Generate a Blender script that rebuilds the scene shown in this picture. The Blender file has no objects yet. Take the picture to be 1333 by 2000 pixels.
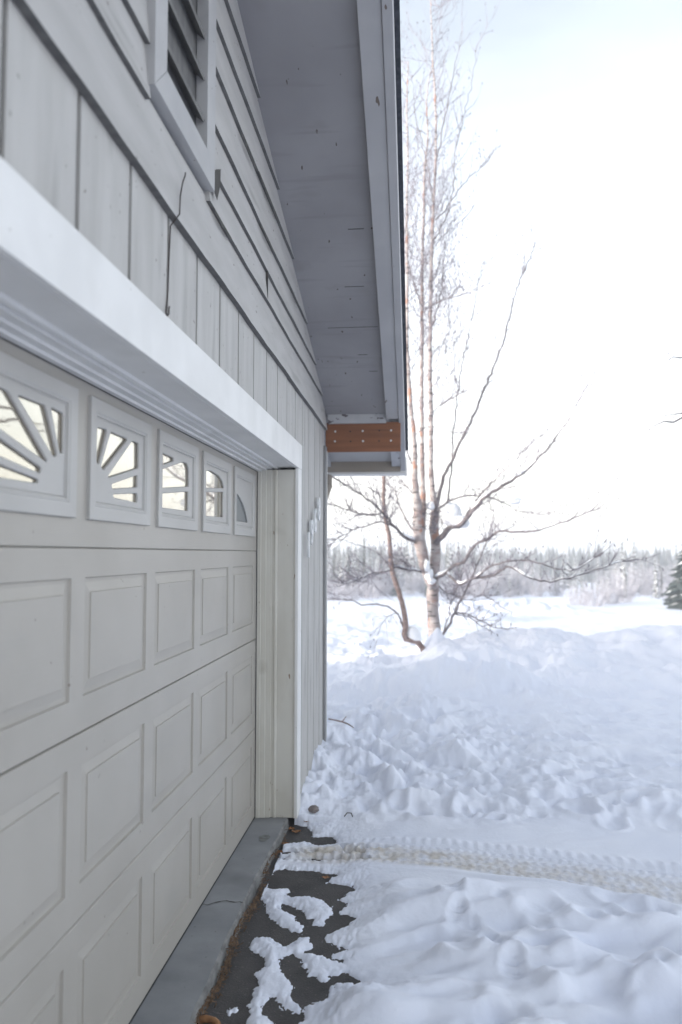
import bpy, bmesh, math, random
import numpy as np
from mathutils import Vector, Matrix
C = bpy.context.scene
col = C.collection
random.seed(7)
# ------------------------------------------------------------------ camera
F, YAW, PIT, ROL, CH = 1496.44, .0960, .0545, .0013, 1.584
def basis():
    cy, sy, cp, sp = math.cos(YAW), math.sin(YAW), math.cos(PIT), math.sin(PIT)
    f = Vector((-sy*cp, cy*cp, sp)); r = Vector((cy, sy, 0)); u = r.cross(f)
    return r*math.cos(ROL)+u*math.sin(ROL), -r*math.sin(ROL)+u*math.cos(ROL), f
R_, U_, F_ = basis()
CAM = Vector((0, 0, CH))
def at(px, py, Y):
    """photo measurement -> world point on the plane y = Y (used to lay out the tree limbs at their own distance)"""
    d = R_*((px-666.5)/F) - U_*((py-1000)/F) + F_
    return CAM + d*(Y/d.y)
cam = bpy.data.cameras.new('camera'); camo = bpy.data.objects.new('camera', cam); col.objects.link(camo)
m = Matrix((R_, U_, -F_)).transposed().to_4x4(); m.translation = CAM
camo.matrix_world = m
cam.sensor_fit = 'HORIZONTAL'; cam.sensor_width = 24.0; cam.lens = F/1333*24
cam.clip_start = .05; cam.clip_end = 6000
cam.dof.use_dof = True; cam.dof.focus_distance = 3.6; cam.dof.aperture_fstop = 1.9
C.camera = camo
# ------------------------------------------------------------------ sky, sun, exposure
SUN_EL, SUN_ROT = math.radians(9), math.radians(243)
w = bpy.data.worlds.new("World"); C.world = w; w.use_nodes = True
nt = w.node_tree; bg = nt.nodes['Background']
sky = nt.nodes.new('ShaderNodeTexSky'); sky.sky_type = 'NISHITA'; sky.sun_disc = False
sky.sun_elevation = SUN_EL; sky.sun_rotation = SUN_ROT; sky.air_density = 1.0; sky.dust_density = 2.2; sky.ozone_density = 1.0
hs = nt.nodes.new('ShaderNodeHueSaturation'); hs.inputs['Saturation'].default_value = .48
nt.links.new(sky.outputs[0], hs.inputs['Color'])
# a bright thin overcast veil that thickens towards the horizon
tcw = nt.nodes.new('ShaderNodeTexCoord'); sx = nt.nodes.new('ShaderNodeSeparateXYZ'); nt.links.new(tcw.outputs['Generated'], sx.inputs[0])
mr = nt.nodes.new('ShaderNodeMapRange'); mr.interpolation_type = 'SMOOTHSTEP'; mr.inputs['From Min'].default_value = 0; mr.inputs['From Max'].default_value = .72
mr.inputs['To Min'].default_value = 1; mr.inputs['To Max'].default_value = .12; nt.links.new(sx.outputs['Z'], mr.inputs['Value'])
cl = nt.nodes.new('ShaderNodeTexNoise'); mpw = nt.nodes.new('ShaderNodeMapping'); mpw.inputs['Scale'].default_value = (1.2, 1.2, 5); nt.links.new(tcw.outputs['Generated'], mpw.inputs[0]); nt.links.new(mpw.outputs[0], cl.inputs[0]); cl.inputs['Detail'].default_value = 4
mc = nt.nodes.new('ShaderNodeMapRange'); mc.inputs['From Min'].default_value = .3; mc.inputs['From Max'].default_value = .7; mc.inputs['To Min'].default_value = .75; mc.inputs['To Max'].default_value = 1.25; nt.links.new(cl.outputs[0], mc.inputs['Value'])
mm = nt.nodes.new('ShaderNodeMath'); mm.operation = 'MULTIPLY'; nt.links.new(mr.outputs[0], mm.inputs[0]); nt.links.new(mc.outputs[0], mm.inputs[1])
veil = nt.nodes.new('ShaderNodeMix'); veil.data_type = 'RGBA'; veil.blend_type = 'ADD'; 
rw = nt.nodes.new('ShaderNodeValToRGB'); rw.color_ramp.elements[0].color = (1.0, .90, .80, 1); rw.color_ramp.elements[0].position = .0; rw.color_ramp.elements[1].position = .5; rw.color_ramp.elements[1].color = (.90, .94, 1.0, 1)
nt.links.new(sx.outputs['Z'], rw.inputs[0]); gain = nt.nodes.new('ShaderNodeVectorMath'); gain.operation = 'SCALE'; gain.inputs['Scale'].default_value = 2.1; nt.links.new(rw.outputs[0], gain.inputs[0]); nt.links.new(gain.outputs[0], veil.inputs[7])
nt.links.new(mm.outputs[0], veil.inputs[0]); nt.links.new(hs.outputs[0], veil.inputs[6]); nt.links.new(veil.outputs[2], bg.inputs[0])
bg.inputs[1].default_value = .15
sl = bpy.data.lights.new('sun', 'SUN'); sl.energy = 2.3; sl.angle = math.radians(.6); sl.color = (1, .93, .85)
so = bpy.data.objects.new('sun', sl); col.objects.link(so)
sd = Vector((math.sin(SUN_ROT)*math.cos(SUN_EL), math.cos(SUN_ROT)*math.cos(SUN_EL), math.sin(SUN_EL)))
so.rotation_euler = sd.to_track_quat('Z', 'Y').to_euler()
C.view_settings.view_transform = 'Standard'; C.view_settings.look = 'None'
C.view_settings.exposure = 1.66; C.view_settings.gamma = 1
C.cycles.use_denoising = True; C.cycles.max_bounces = 8; C.cycles.volume_bounces = 1
C.cycles.sample_clamp_indirect = 8
# ------------------------------------------------------------------ materials
def mat(name, c1, c2=None, rough=.6, scale=(4, 4, 4), detail=5, bump=0, bscale=None, ramp=(.35, .65), spec=.4, speck=None, metal=0, bdist=.01, attr=None, extra=None):
    mt = bpy.data.materials.new(name); mt.use_nodes = True
    n = mt.node_tree.nodes; L = mt.node_tree.links; b = n['Principled BSDF']
    b.inputs['Roughness'].default_value = rough; b.inputs['Specular IOR Level'].default_value = spec; b.inputs['Metallic'].default_value = metal
    tc = n.new('ShaderNodeTexCoord')
    def noise(sc, det=5):
        mp = n.new('ShaderNodeMapping'); mp.inputs['Scale'].default_value = sc
        L.new(tc.outputs['Object'], mp.inputs[0])
        t = n.new('ShaderNodeTexNoise'); t.inputs['Scale'].default_value = 1; t.inputs['Detail'].default_value = det
        L.new(mp.outputs[0], t.inputs[0]); return t
    def rmp(src, a, z, ca, cz):
        r = n.new('ShaderNodeValToRGB'); e = r.color_ramp.elements
        e[0].position = a; e[1].position = z; e[0].color = (*ca, 1); e[1].color = (*cz, 1)
        L.new(src, r.inputs[0]); return r.outputs[0]
    out = None
    if c2 is not None:
        out = rmp(noise(scale, detail).outputs[0], ramp[0], ramp[1], c1, c2)
    else:
        b.inputs['Base Color'].default_value = (*c1, 1)
    if speck:
        for (sc, thr, wid, colr) in speck:
            f = rmp(noise(sc, 2).outputs[0], thr, thr+wid, (0, 0, 0), (1, 1, 1))
            mx = n.new('ShaderNodeMix'); mx.data_type = 'RGBA'
            L.new(f, mx.inputs[0])
            if out: L.new(out, mx.inputs[6])
            else: mx.inputs[6].default_value = (*c1, 1)
            mx.inputs[7].default_value = (*colr, 1); out = mx.outputs[2]
    if attr:
        an = n.new('ShaderNodeAttribute'); an.attribute_name = attr[0]
        f = an.outputs['Fac']
        if len(attr) > 2:
            ns = rmp(noise(attr[2], 6).outputs[0], .25, .62, (0, 0, 0), (1, 1, 1))
            ml = n.new('ShaderNodeMath'); ml.operation = 'MULTIPLY'; L.new(f, ml.inputs[0]); L.new(ns, ml.inputs[1]); f = ml.outputs[0]
        mx = n.new('ShaderNodeMix'); mx.data_type = 'RGBA'; L.new(f, mx.inputs[0]); L.new(out, mx.inputs[6])
        mx.inputs[7].default_value = (*attr[1], 1); out = mx.outputs[2]
    if out: L.new(out, b.inputs['Base Color'])
    if bump:
        bp = n.new('ShaderNodeBump'); bp.inputs['Strength'].default_value = bump; bp.inputs['Distance'].default_value = bdist
        L.new(noise(bscale or scale, 6).outputs[0], bp.inputs['Height']); L.new(bp.outputs[0], b.inputs['Normal'])
    return mt
DOT = [((60, 60, 60), .745, .02, (.10, .08, .06)), ((1.2, 9, 3), .68, .1, (.36, .345, .32))]
M = {}
M['siding'] = mat('painted_siding', (.40, .39, .375), (.465, .455, .44), .75, (3, 14, 2), 6, .5, (60, 60, 14), speck=[((55, 55, 38), .72, .03, (.13, .11, .09)), ((9, 9, 2), .62, .25, (.25, .243, .23))], bdist=.004)
M['lap'] = mat('painted_lap_board', (.385, .375, .365), (.44, .43, .42), .7, (6, 3, 14), 6, .4, (60, 10, 90), speck=[((45, 22, 45), .725, .02, (.12, .10, .08)), ((8, 1.5, 14), .64, .2, (.25, .243, .23))], bdist=.003)
M['groove'] = mat('groove_shade_paint', (.05, .048, .045), (.08, .075, .07), .9, (4, 30, 4))
M['trim'] = mat('white_trim_paint', (.67, .665, .655), (.73, .725, .715), .5, (5, 5, 5), 4, .15, (40, 40, 40), speck=[((38, 38, 38), .76, .02, (.3, .27, .22)), ((3, 3, 3), .6, .3, (.55, .55, .53))], bdist=.002)
M['jamb'] = mat('jamb_paint', (.53, .51, .455), (.59, .575, .525), .5, (8, 8, 3), 4, .15, (30, 30, 8), speck=[((30, 30, 12), .72, .02, (.25, .18, .12)), ((7, 7, 5), .62, .2, (.42, .40, .35))], bdist=.002)
M['door'] = mat('door_enamel', (.36, .338, .305), (.395, .373, .34), .42, (2.5, 2.5, 2.5), 5, .22, (40, 9, 160), speck=[((26, 26, 26), .75, .02, (.24, .21, .18)), ((90, 90, 90), .72, .05, (.29, .27, .245)), ((2, 2, 5), .62, .3, (.335, .322, .30))], bdist=.0015)
M['winframe'] = mat('window_frame_plastic', (.40, .39, .375), (.44, .43, .415), .45, (3, 3, 3), 4, .15, (30, 9, 120), bdist=.001)
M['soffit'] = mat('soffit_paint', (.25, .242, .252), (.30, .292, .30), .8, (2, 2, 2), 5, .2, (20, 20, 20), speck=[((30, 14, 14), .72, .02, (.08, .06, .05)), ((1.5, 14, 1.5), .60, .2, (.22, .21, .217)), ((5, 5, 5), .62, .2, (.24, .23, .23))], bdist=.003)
M['rafter'] = mat('rafter_paint', (.38, .375, .385), (.43, .425, .43), .7, (3, 3, 3), 5, .2, (30, 8, 30), speck=[((24, 8, 24), .735, .02, (.15, .12, .1))], bdist=.002)
M['peel'] = mat('flaking_paint', (.40, .40, .42), (.45, .45, .46), .8, (8, 8, 8), 5, .4, (40, 40, 40), speck=[((16, 10, 26), .60, .03, (.10, .085, .09))], bdist=.003)
M['cedar'] = mat('stained_cedar', (.165, .058, .024), (.25, .095, .038), .65, (1.6, 20, 26), 8, .4, (3, 40, 60), ramp=(.3, .7), speck=[((2, 8, 30), .66, .14, (.10, .034, .018))], bdist=.002)
M['nail'] = mat('nail_zinc', (.6, .6, .6), rough=.4, metal=.5)
M['nailrust'] = mat('nail_rust', (.03, .02, .016), rough=.8)
M['brown'] = mat('tan_aluminium', (.27, .235, .195), (.31, .27, .225), .5, (3, 3, 3))
M['roofing'] = mat('asphalt_shingle', (.03, .035, .045), (.06, .065, .08), .95, (40, 40, 40), 5, .5, bdist=.01)
M['seal'] = mat('rubber_seal', (.03, .03, .035), rough=.7)
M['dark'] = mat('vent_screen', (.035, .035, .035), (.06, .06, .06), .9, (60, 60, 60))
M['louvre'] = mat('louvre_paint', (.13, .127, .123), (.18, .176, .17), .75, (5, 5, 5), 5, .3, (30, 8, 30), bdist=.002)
M['vframe'] = mat('vent_frame_paint', (.37, .367, .37), (.42, .417, .417), .65, (5, 5, 5), 5, .2, (40, 14, 40), speck=[((50, 50, 50), .74, .02, (.15, .12, .1))], bdist=.002)
M['corner'] = mat('corner_board_paint', (.20, .20, .205), (.25, .25, .25), .7, (5, 5, 3))
M['digit'] = mat('digit_enamel', (.60, .62, .64), (.68, .69, .70), .35, (9, 9, 9))
M['concrete'] = mat('concrete', (.195, .202, .212), (.275, .282, .292), .75, (5, 5, 5), 9, .3, (60, 60, 60), ramp=(.3, .7), speck=[((3, 3, 3), .56, .18, (.165, .168, .174)), ((60, 60, 60), .70, .06, (.11, .11, .11))], bdist=.003)
M['conc_edge'] = mat('concrete_worn_edge', (.12, .12, .118), (.23, .23, .225), .9, (14, 14, 14), 9, .6, (60, 60, 60), bdist=.006)
M['crack'] = mat('crack_dirt', (.045, .04, .035), rough=.9)
M['asphalt'] = mat('old_asphalt', (.040, .037, .037), (.075, .070, .068), .8, (9, 9, 9), 8, .6, (160, 160, 160), ramp=(.3, .7), speck=[((140, 140, 140), .66, .05, (.17, .15, .14)), ((2, 2, 2), .55, .2, (.06, .054, .052))], bdist=.006)
M['snow'] = mat('snow', (.745, .78, .885), (.79, .82, .91), .65, (2, 2, 2), 5, .35, (55, 55, 55), speck=None, bdist=.006, attr=('dirt', (.58, .53, .46), (14, 14, 14)), spec=.25)
_b = M['snow'].node_tree.nodes['Principled BSDF']
M['snowcap'] = mat('snow_on_branch', (.84, .86, .90), (.88, .90, .93), .7, (20, 20, 20), 4, .5, (60, 60, 60), bdist=.01)
M['leaf'] = mat('dead_leaf', (.20, .085, .03), (.38, .20, .09), .8, (14, 14, 14))
M['needles'] = mat('dry_needles', (.06, .038, .024), (.20, .12, .065), .9, (60, 60, 60))
M['stone'] = mat('river_stone', (.12, .10, .095), (.2, .17, .16), .7, (20, 20, 20), 5, .3)
M['bark'] = mat('birch_bark', (.28, .22, .21), (.44, .405, .40), .8, (4, 4, 9), 6, .5, (14, 14, 50), ramp=(.38, .62), speck=[((5, 5, 34), .60, .05, (.06, .05, .05)), ((7, 7, 5), .60, .06, (.36, .20, .15)), ((26, 26, 60), .64, .05, (.09, .07, .07))], bdist=.02)
M['bark_red'] = mat('young_birch_bark', (.19, .125, .11), (.29, .22, .20), .7, (7, 7, 16), 6, .5, (14, 14, 60), speck=[((12, 12, 50), .66, .05, (.10, .07, .06))], bdist=.01)
M['branch'] = mat('branch_bark', (.10, .085, .095), (.20, .175, .18), .8, (20, 20, 20), 5)
M['twig'] = mat('frosted_twig', (.10, .085, .105), (.24, .22, .255), .8, (5, 5, 5), 5)
M['shrub'] = mat('frosted_shrub', (.22, .21, .24), (.50, .50, .55), .85, (3, 3, 3), 4)
M['needle_g'] = mat('spruce_needles', (.030, .045, .042), (.075, .095, .09), .85, (9, 9, 9), 4)
M['needle_f'] = mat('frosted_needles', (.06, .078, .083), (.20, .225, .24), .85, (2, 2, 3), 5)
M['forest'] = mat('far_spruce_and_birch', (.05, .06, .065), (.17, .18, .19), .9, (.3, .3, .5), 5)
M['spruce_trunk'] = mat('spruce_bark', (.11, .08, .065), (.17, .13, .11), .9, (9, 9, 20))
gl = bpy.data.materials.new('window_glass'); gl.use_nodes = True
b = gl.node_tree.nodes['Principled BSDF']; b.inputs['Base Color'].default_value = (.52, .47, .38, 1); b.inputs['Metallic'].default_value = .5; b.inputs['Roughness'].default_value = .03
b.inputs['IOR'].default_value = 1.6; b.inputs['Coat Weight'].default_value = 1; b.inputs['Coat Roughness'].default_value = .02; b.inputs['Coat IOR'].default_value = 1.6
M['glass'] = gl
gr = bpy.data.materials.new('frosted_pane'); gr.use_nodes = True
b = gr.node_tree.nodes['Principled BSDF']; b.inputs['Base Color'].default_value = (.20, .21, .215, 1); b.inputs['Roughness'].default_value = .3
M['pane_grey'] = gr
# ------------------------------------------------------------------ helpers
class MB:
    def __init__(s): s.v = []; s.f = []; s.m = []
    def quad(s, pts, mi=0):
        i = len(s.v); s.v += [tuple(p) for p in pts]; s.f.append(tuple(range(i, i+len(pts)))); s.m.append(mi)
    def box(s, x0, x1, y0, y1, z0, z1, mi=0):
        i = len(s.v)
        s.v += [(x, y, z) for x in (x0, x1) for y in (y0, y1) for z in (z0, z1)]
        for f in ((0, 1, 3, 2), (4, 6, 7, 5), (0, 4, 5, 1), (2, 3, 7, 6), (0, 2, 6, 4), (1, 5, 7, 3)):
            s.f.append(tuple(i+k for k in f)); s.m.append(mi)
    def prism_x(s, yz, x0, x1, mi=0):      # polygon in YZ extruded along X
        i = len(s.v); n = len(yz)
        s.v += [(x0, y, z) for y, z in yz]+[(x1, y, z) for y, z in yz]
        s.f.append(tuple(i+k for k in range(n))); s.f.append(tuple(i+n+k for k in reversed(range(n)))); s.m += [mi, mi]
        for k in range(n):
            s.f.append((i+k, i+n+k, i+n+(k+1) % n, i+(k+1) % n)); s.m.append(mi)
    def prism_y(s, xz, y0, y1, mi=0):
        i = len(s.v); n = len(xz)
        s.v += [(x, y0, z) for x, z in xz]+[(x, y1, z) for x, z in xz]
        s.f.append(tuple(i+k for k in range(n))); s.f.append(tuple(i+n+k for k in reversed(range(n)))); s.m += [mi, mi]
        for k in range(n):
            s.f.append((i+k, i+n+k, i+n+(k+1) % n, i+(k+1) % n)); s.m.append(mi)
    def prism_z(s, xy, z0, z1, mi=0):
        i = len(s.v); n = len(xy)
        s.v += [(x, y, z0) for x, y in xy]+[(x, y, z1) for x, y in xy]
        s.f.append(tuple(i+k for k in range(n))); s.f.append(tuple(i+n+k for k in reversed(range(n)))); s.m += [mi, mi]
        for k in range(n):
            s.f.append((i+k, i+n+k, i+n+(k+1) % n, i+(k+1) % n)); s.m.append(mi)
    def tube(s, pts, rad, sides=5, mi=0, cap=True):
        n = len(pts)
        if n < 2: return
        P = [Vector(p) for p in pts]; i0 = len(s.v)
        ref = Vector((.31, .95, .12)).normalized(); pn = None
        for k in range(n):
            t = (P[min(k+1, n-1)]-P[max(k-1, 0)])
            if t.length < 1e-7: t = Vector((0, 0, 1))
            t.normalize()
            a = (pn - t*pn.dot(t)) if pn else t.cross(ref)
            if a.length < 1e-4: a = t.cross(Vector((0, 0, 1)))
            a.normalize(); pn = a; b2 = t.cross(a); r = rad[k] if hasattr(rad, '__len__') else rad
            for j in range(sides):
                an = 2*math.pi*j/sides
                q = P[k]+a*(math.cos(an)*r)+b2*(math.sin(an)*r); s.v.append((q.x, q.y, q.z))
        for k in range(n-1):
            for j in range(sides):
                a0 = i0+k*sides+j; a1 = i0+k*sides+(j+1) % sides
                s.f.append((a0, a1, a1+sides, a0+sides)); s.m.append(mi)
        if cap:
            s.f.append(tuple(i0+j for j in reversed(range(sides)))); s.f.append(tuple(i0+(n-1)*sides+j for j in range(sides))); s.m += [mi, mi]
    def build(s, name, mats, parent=None, smooth=False, bevel=0, label=None):
        me = bpy.data.meshes.new(name); me.from_pydata(s.v, [], s.f)
        for q in (mats if isinstance(mats, (list, tuple)) else [mats]): me.materials.append(q)
        me.polygons.foreach_set('material_index', s.m)
        bm = bmesh.new(); bm.from_mesh(me)
        if not smooth: bmesh.ops.recalc_face_normals(bm, faces=bm.faces)
        if bevel:
            bmesh.ops.bevel(bm, geom=[e for e in bm.edges if e.calc_face_angle(0) > .6], offset=bevel, segments=2, profile=.5, affect='EDGES')
        bm.to_mesh(me); bm.free()
        if smooth: me.polygons.foreach_set('use_smooth', [True]*len(me.polygons))
        o = bpy.data.objects.new(name, me); col.objects.link(o)
        if parent: o.parent = parent
        if label: o['label'] = label
        return o
def thing(name, label, cat, loc=(0, 0, 0), group=None):
    o = bpy.data.objects.new(name, None); col.objects.link(o); o.location = loc; o.empty_display_size = .1
    o['label'] = label; o['category'] = cat
    if group: o['group'] = group
    return o
def tag(o, label=None, cat=None, kind=None, group=None):
    if label: o['label'] = label
    if cat: o['category'] = cat
    if kind: o['kind'] = kind
    if group: o['group'] = group
    return o
# ------------------------------------------------------------------ numpy noise
_rs = np.random.RandomState(3)
_perm = _rs.permutation(512); _perm = np.concatenate([_perm, _perm, _perm])
_ga = _rs.rand(512)*2*np.pi; _gx, _gy = np.cos(_ga), np.sin(_ga)
def perlin(x, y):
    xi = np.floor(x).astype(int); yi = np.floor(y).astype(int); xf = x-xi; yf = y-yi; xi &= 511; yi &= 511
    u = xf**3*(xf*(xf*6-15)+10); v = yf**3*(yf*(yf*6-15)+10)
    def g(i, j, a, b_):
        h = _perm[_perm[(xi+i) & 511]+((yi+j) & 511)] & 511
        return _gx[h]*a+_gy[h]*b_
    n00 = g(0, 0, xf, yf); n10 = g(1, 0, xf-1, yf); n01 = g(0, 1, xf, yf-1); n11 = g(1, 1, xf-1, yf-1)
    return (n00*(1-u)+n10*u)*(1-v)+(n01*(1-u)+n11*u)*v
def fbm(x, y, o=4, g=.5):
    s = 0; a = 1
    for k in range(o):
        s = s+a*perlin(x*2**k+17.3*k, y*2**k-9.1*k); a *= g
    return s
def ss(a, b_, x): t = np.clip((x-a)/(b_-a), 0, 1); return t*t*(3-2*t)

# ================================================================== GROUND
H0 = -.06
B1 = [(-0.786, 4.64), (-0.736, 4.698), (-0.653, 4.671), (-0.599, 4.54), (-0.615, 4.506), (-0.482, 4.519), (-0.448, 4.419), (-0.537, 4.357), (-0.618, 4.418), (-0.688, 4.395), (-0.762, 4.365), (-0.80, 4.506)]
B2 = [(-0.757, 3.924), (-0.712, 4.036), (-0.563, 4.032), (-0.414, 4.008), (-0.407, 3.965), (-0.45, 3.905), (-0.311, 3.871), (-0.297, 3.82), (-0.37, 3.707), (-0.312, 3.681), (-0.353, 3.578), (-0.268, 3.542), (-0.301, 3.466), (-0.389, 3.366), (-0.387, 3.309), (-0.279, 3.269), (-0.335, 3.23), (-0.34, 3.198), (-0.286, 3.179), (-0.3, 3.108), (-0.245, 3.058), (-0.193, 3.017), (-0.301, 3.017), (-0.326, 2.979), (-0.319, 2.912), (-0.362, 2.875), (-0.415, 2.848), (-0.386, 2.779), (-0.437, 2.645), (-0.46, 2.3), (-.40, 1.9), (-.42, 1.4), (-.5, 1.0), (-.9, 1.0), (-0.9, 2.537), (-0.9, 3.4), (-0.80, 3.569), (-0.722, 3.678), (-0.701, 3.763)]
I1 = [(-0.729, 3.709), (-0.727, 3.793), (-0.624, 3.815), (-0.61, 3.78), (-0.635, 3.724), (-0.526, 3.729), (-0.484, 3.722), (-0.416, 3.672), (-0.376, 3.578), (-0.42, 3.456), (-0.458, 3.452), (-0.451, 3.508), (-0.486, 3.515), (-0.501, 3.555), (-0.573, 3.629), (-0.622, 3.652), (-0.623, 3.596), (-0.557, 3.534), (-0.492, 3.424), (-0.502, 3.365), (-0.539, 3.39), (-0.628, 3.46), (-0.677, 3.538), (-0.703, 3.644)]
I2 = [(-0.705, 3.273), (-0.697, 3.32), (-0.634, 3.335), (-0.556, 3.261), (-0.461, 3.362), (-0.431, 3.273), (-0.467, 3.209), (-0.404, 3.207), (-0.266, 3.138), (-0.228, 3.094), (-0.336, 3.075), (-0.345, 3.006), (-0.419, 3.059), (-0.467, 3.15), (-0.511, 3.205), (-0.55, 3.175), (-0.544, 3.094), (-0.508, 3.035), (-0.448, 2.974), (-0.471, 2.907), (-0.4, 2.806), (-0.471, 2.813), (-0.537, 2.915), (-0.555, 2.844), (-0.55, 2.779), (-0.5, 2.758), (-0.492, 2.639), (-.5, 2.3), (-.58, 2.3), (-0.593, 2.629), (-0.602, 2.839), (-0.604, 2.966), (-0.631, 3.054), (-0.607, 3.104), (-0.624, 3.168), (-0.687, 3.23)]
I3 = [(-.675, 2.79), (-.655, 2.815), (-.635, 2.80), (-.645, 2.775), (-.67, 2.77)]
def sdf(px, py, poly):
    """signed distance, negative inside"""
    d = np.full(px.shape, 1e9); ins = np.zeros(px.shape, bool)
    for (x0, y0), (x1, y1) in zip(poly, poly[1:]+poly[:1]):
        ex, ey = x1-x0, y1-y0; t = np.clip(((px-x0)*ex+(py-y0)*ey)/(ex*ex+ey*ey), 0, 1)
        d = np.minimum(d, (px-x0-ex*t)**2+(py-y0-ey*t)**2)
        c = ((y0 > py) != (y1 > py)) & (px < (x1-x0)*(py-y0)/(y1-y0+1e-12)+x0); ins ^= c
    d = np.sqrt(d); return np.where(ins, -d, d)
def track(y0s, x):      # centre line y(x) of an edge of the tyre track
    return np.interp(x, [-1.2, -.6, .1, .75, 1.3, 2.2, 4, 8], y0s)
TU = [4.40, 4.385, 4.30, 4.20, 4.06, 3.82, 3.2, 1.2]; TL = [4.10, 4.07, 4.00, 3.84, 3.64, 3.36, 2.7, .6]
FEET = [(.165, 3.68, .048, .085, .1), (.185, 3.50, .040, .07, -.2), (.315, 3.26, .05, .095, .25), (.37, 3.07, .042, .075, -.2)]
def snow_height(x, y):
    wx = x+.05*perlin(x*2.2+5, y*2.2); wy = y+.05*perlin(x*2.2, y*2.2+9)
    # bare asphalt mask near the sill
    near = (x < .6) & (y < 5.2)
    s = np.full(x.shape, 1.0)
    xn, yn = x[near], y[near]
    jx = xn+.016*fbm(xn*16, yn*16, 3)+.016*fbm(xn*48, yn*40, 3, .75); jy = yn+.020*fbm(xn*14+7, yn*14, 3)+.018*fbm(xn*45+3, yn*38, 3, .75)
    bare = np.minimum(sdf(jx, jy, B1), sdf(jx, jy, B2))
    isl = np.minimum(np.minimum(sdf(jx, jy, I1), sdf(jx, jy, I2)), sdf(jx, jy, I3))
    sn = np.maximum(bare, 0)*0+np.where(bare > 0, bare, -1e-3)
    sn = np.maximum(np.where(bare > 0, bare, bare), -isl)       # >0 where snow lies
    s[near] = sn
    edge = np.clip(s, -.05, 1)
    cover = np.where(edge > 0, .0045*(1-np.exp(-np.maximum(edge, 0)/.006))+.015*(1-np.exp(-np.maximum(edge, 0)/.06))*(1+.9*perlin(x*30, y*26)*np.exp(-np.maximum(edge, 0)/.05))+.048*(1-np.exp(-np.maximum(edge, 0)/.30)), edge*1.5)
    h = H0 + cover
    on = ss(0, .25, s)
    far = ss(0, .10, s)
    # near field drifts: long soft ripples, lumpier further out
    th = .35
    rx = x*math.cos(th)+y*math.sin(th); ry = -x*math.sin(th)+y*math.cos(th)
    rip = fbm(rx*.9+1, ry*3.1, 3, .5)
    z_near = .105*rip+.15*(.28-np.sqrt(fbm(rx*1.1+8, ry*2.7+1, 3, .45)**2+.004))+.026*fbm(rx*2.8, ry*5.6+3, 3, .45)+.0042*fbm(wx*11, wy*11, 3, .6)
    z_near = z_near*(1-.85*np.exp(-(np.minimum(y-track(TL, x)+.04, 0)/.20)**2))
    lum = np.abs(fbm(wx*3.1+11, wy*2.5, 4, .55)); 
    z_mid = (.15*(np.abs(fbm(wx*1.5+3, wy*1.5, 4, .55))-.15)+.05*(lum-.2)+.030*fbm(wx*7, wy*6+2, 4))*ss(2.2, .4, x+.25*(y-5))+.075*fbm(rx*1.3, ry*3.0, 5, .55)*ss(.2, 1.6, x+.25*(y-5))+.010*fbm(wx*11, wy*10, 3, .6)+.040*(.2-np.sqrt(fbm(wx*3.4, wy*3.0+5, 3)**2+.002))
    m_ = ss(4.45, 5.1, y+.10*perlin(x*2, y*2))
    trk = ss(-.02, .05, y-track(TL, x))*ss(-.02, .05, track(TU, x)-y)
    h += on*(1-m_)*z_near*(1-.85*trk) + on*m_*z_mid*(1-.45*ss(7, 10, y))*(.8+.4*ss(1.8, .2, x))
    h += .05*m_*on
    for (fx, fy, a, b_, t) in FEET:
        c, s_ = math.cos(t), math.sin(t); dx, dy = x-fx, y-fy; u = (dx*c+dy*s_)/a; v = (-dx*s_+dy*c)/b_
        u = u*(1+.25*v); r = np.sqrt(u*u+v*v)
        h += on*(-.022*(1-ss(.35, 1.25, r+.5*perlin(x*14+2, y*14)))*(1+.45*np.sin(v*13))+.006*np.exp(-((r-1.25)/.25)**2))
    for (fx, fy, a, d_) in ((1.0, 3.25, .11, .03), (1.25, 2.95, .10, .035), (.75, 3.35, .08, .02), (1.15, 3.55, .12, .018), (.95, 2.75, .13, .03), (.62, 2.98, .09, .018), (1.45, 3.2, .12, .03)):
        r = np.hypot((x-fx)*1.0, (y-fy)*.8)/a; h += -d_*np.exp(-(r**2)*1.2)*on+.25*d_*np.exp(-((r-1.5)/.45)**2)*on
    # trampled pits, denser beyond the track and toward the wall
    rp = np.random.RandomState(12)
    for _ in range(330):
        yy_ = rp.uniform(2.3, 10.0); xx_ = rp.uniform(-.6, .36*yy_+.3) if yy_ > 4.6 else rp.uniform(.1, 1.9)
        a_ = rp.uniform(.03, .085)*(1+.05*yy_); b2_ = a_*rp.uniform(.6, 1.0); t_ = rp.uniform(0, 3.1); dp = a_*rp.uniform(.12, .30)*(1 if yy_ < 4.6 else 1.35)
        if abs(yy_-4.2) < .45: continue
        near_ = (np.abs(x-xx_) < .6) & (np.abs(y-yy_) < .6)
        if not near_.any(): continue
        dx, dy = x[near_]-xx_, y[near_]-yy_; c, s_ = math.cos(t_), math.sin(t_)
        r = np.hypot((dx*c+dy*s_)/a_, (-dx*s_+dy*c)/b2_)+.35*perlin(x[near_]*7+xx_, y[near_]*7)
        h[near_] += on[near_]*(-dp*(1-ss(.45, 1.15, r))+.45*dp*np.exp(-((r-1.4)/.28)**2))
    h = np.where(s > .12, np.maximum(h, H0+.012), h)
    # tyre track: pressed band with lug pattern and a shouldered rim
    tc = (y-track(TL, x))/(track(TU, x)-track(TL, x))
    inb = trk*ss(0, .06, s)
    lug = (np.abs(((x*21+np.abs(((tc*3) % 1)-.5)*2.4) % 1)-.5)*2)
    rib = np.abs(((tc*6) % 1)-.5)*2
    tread = ss(.35, .75, lug)*ss(.15, .4, rib)
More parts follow.
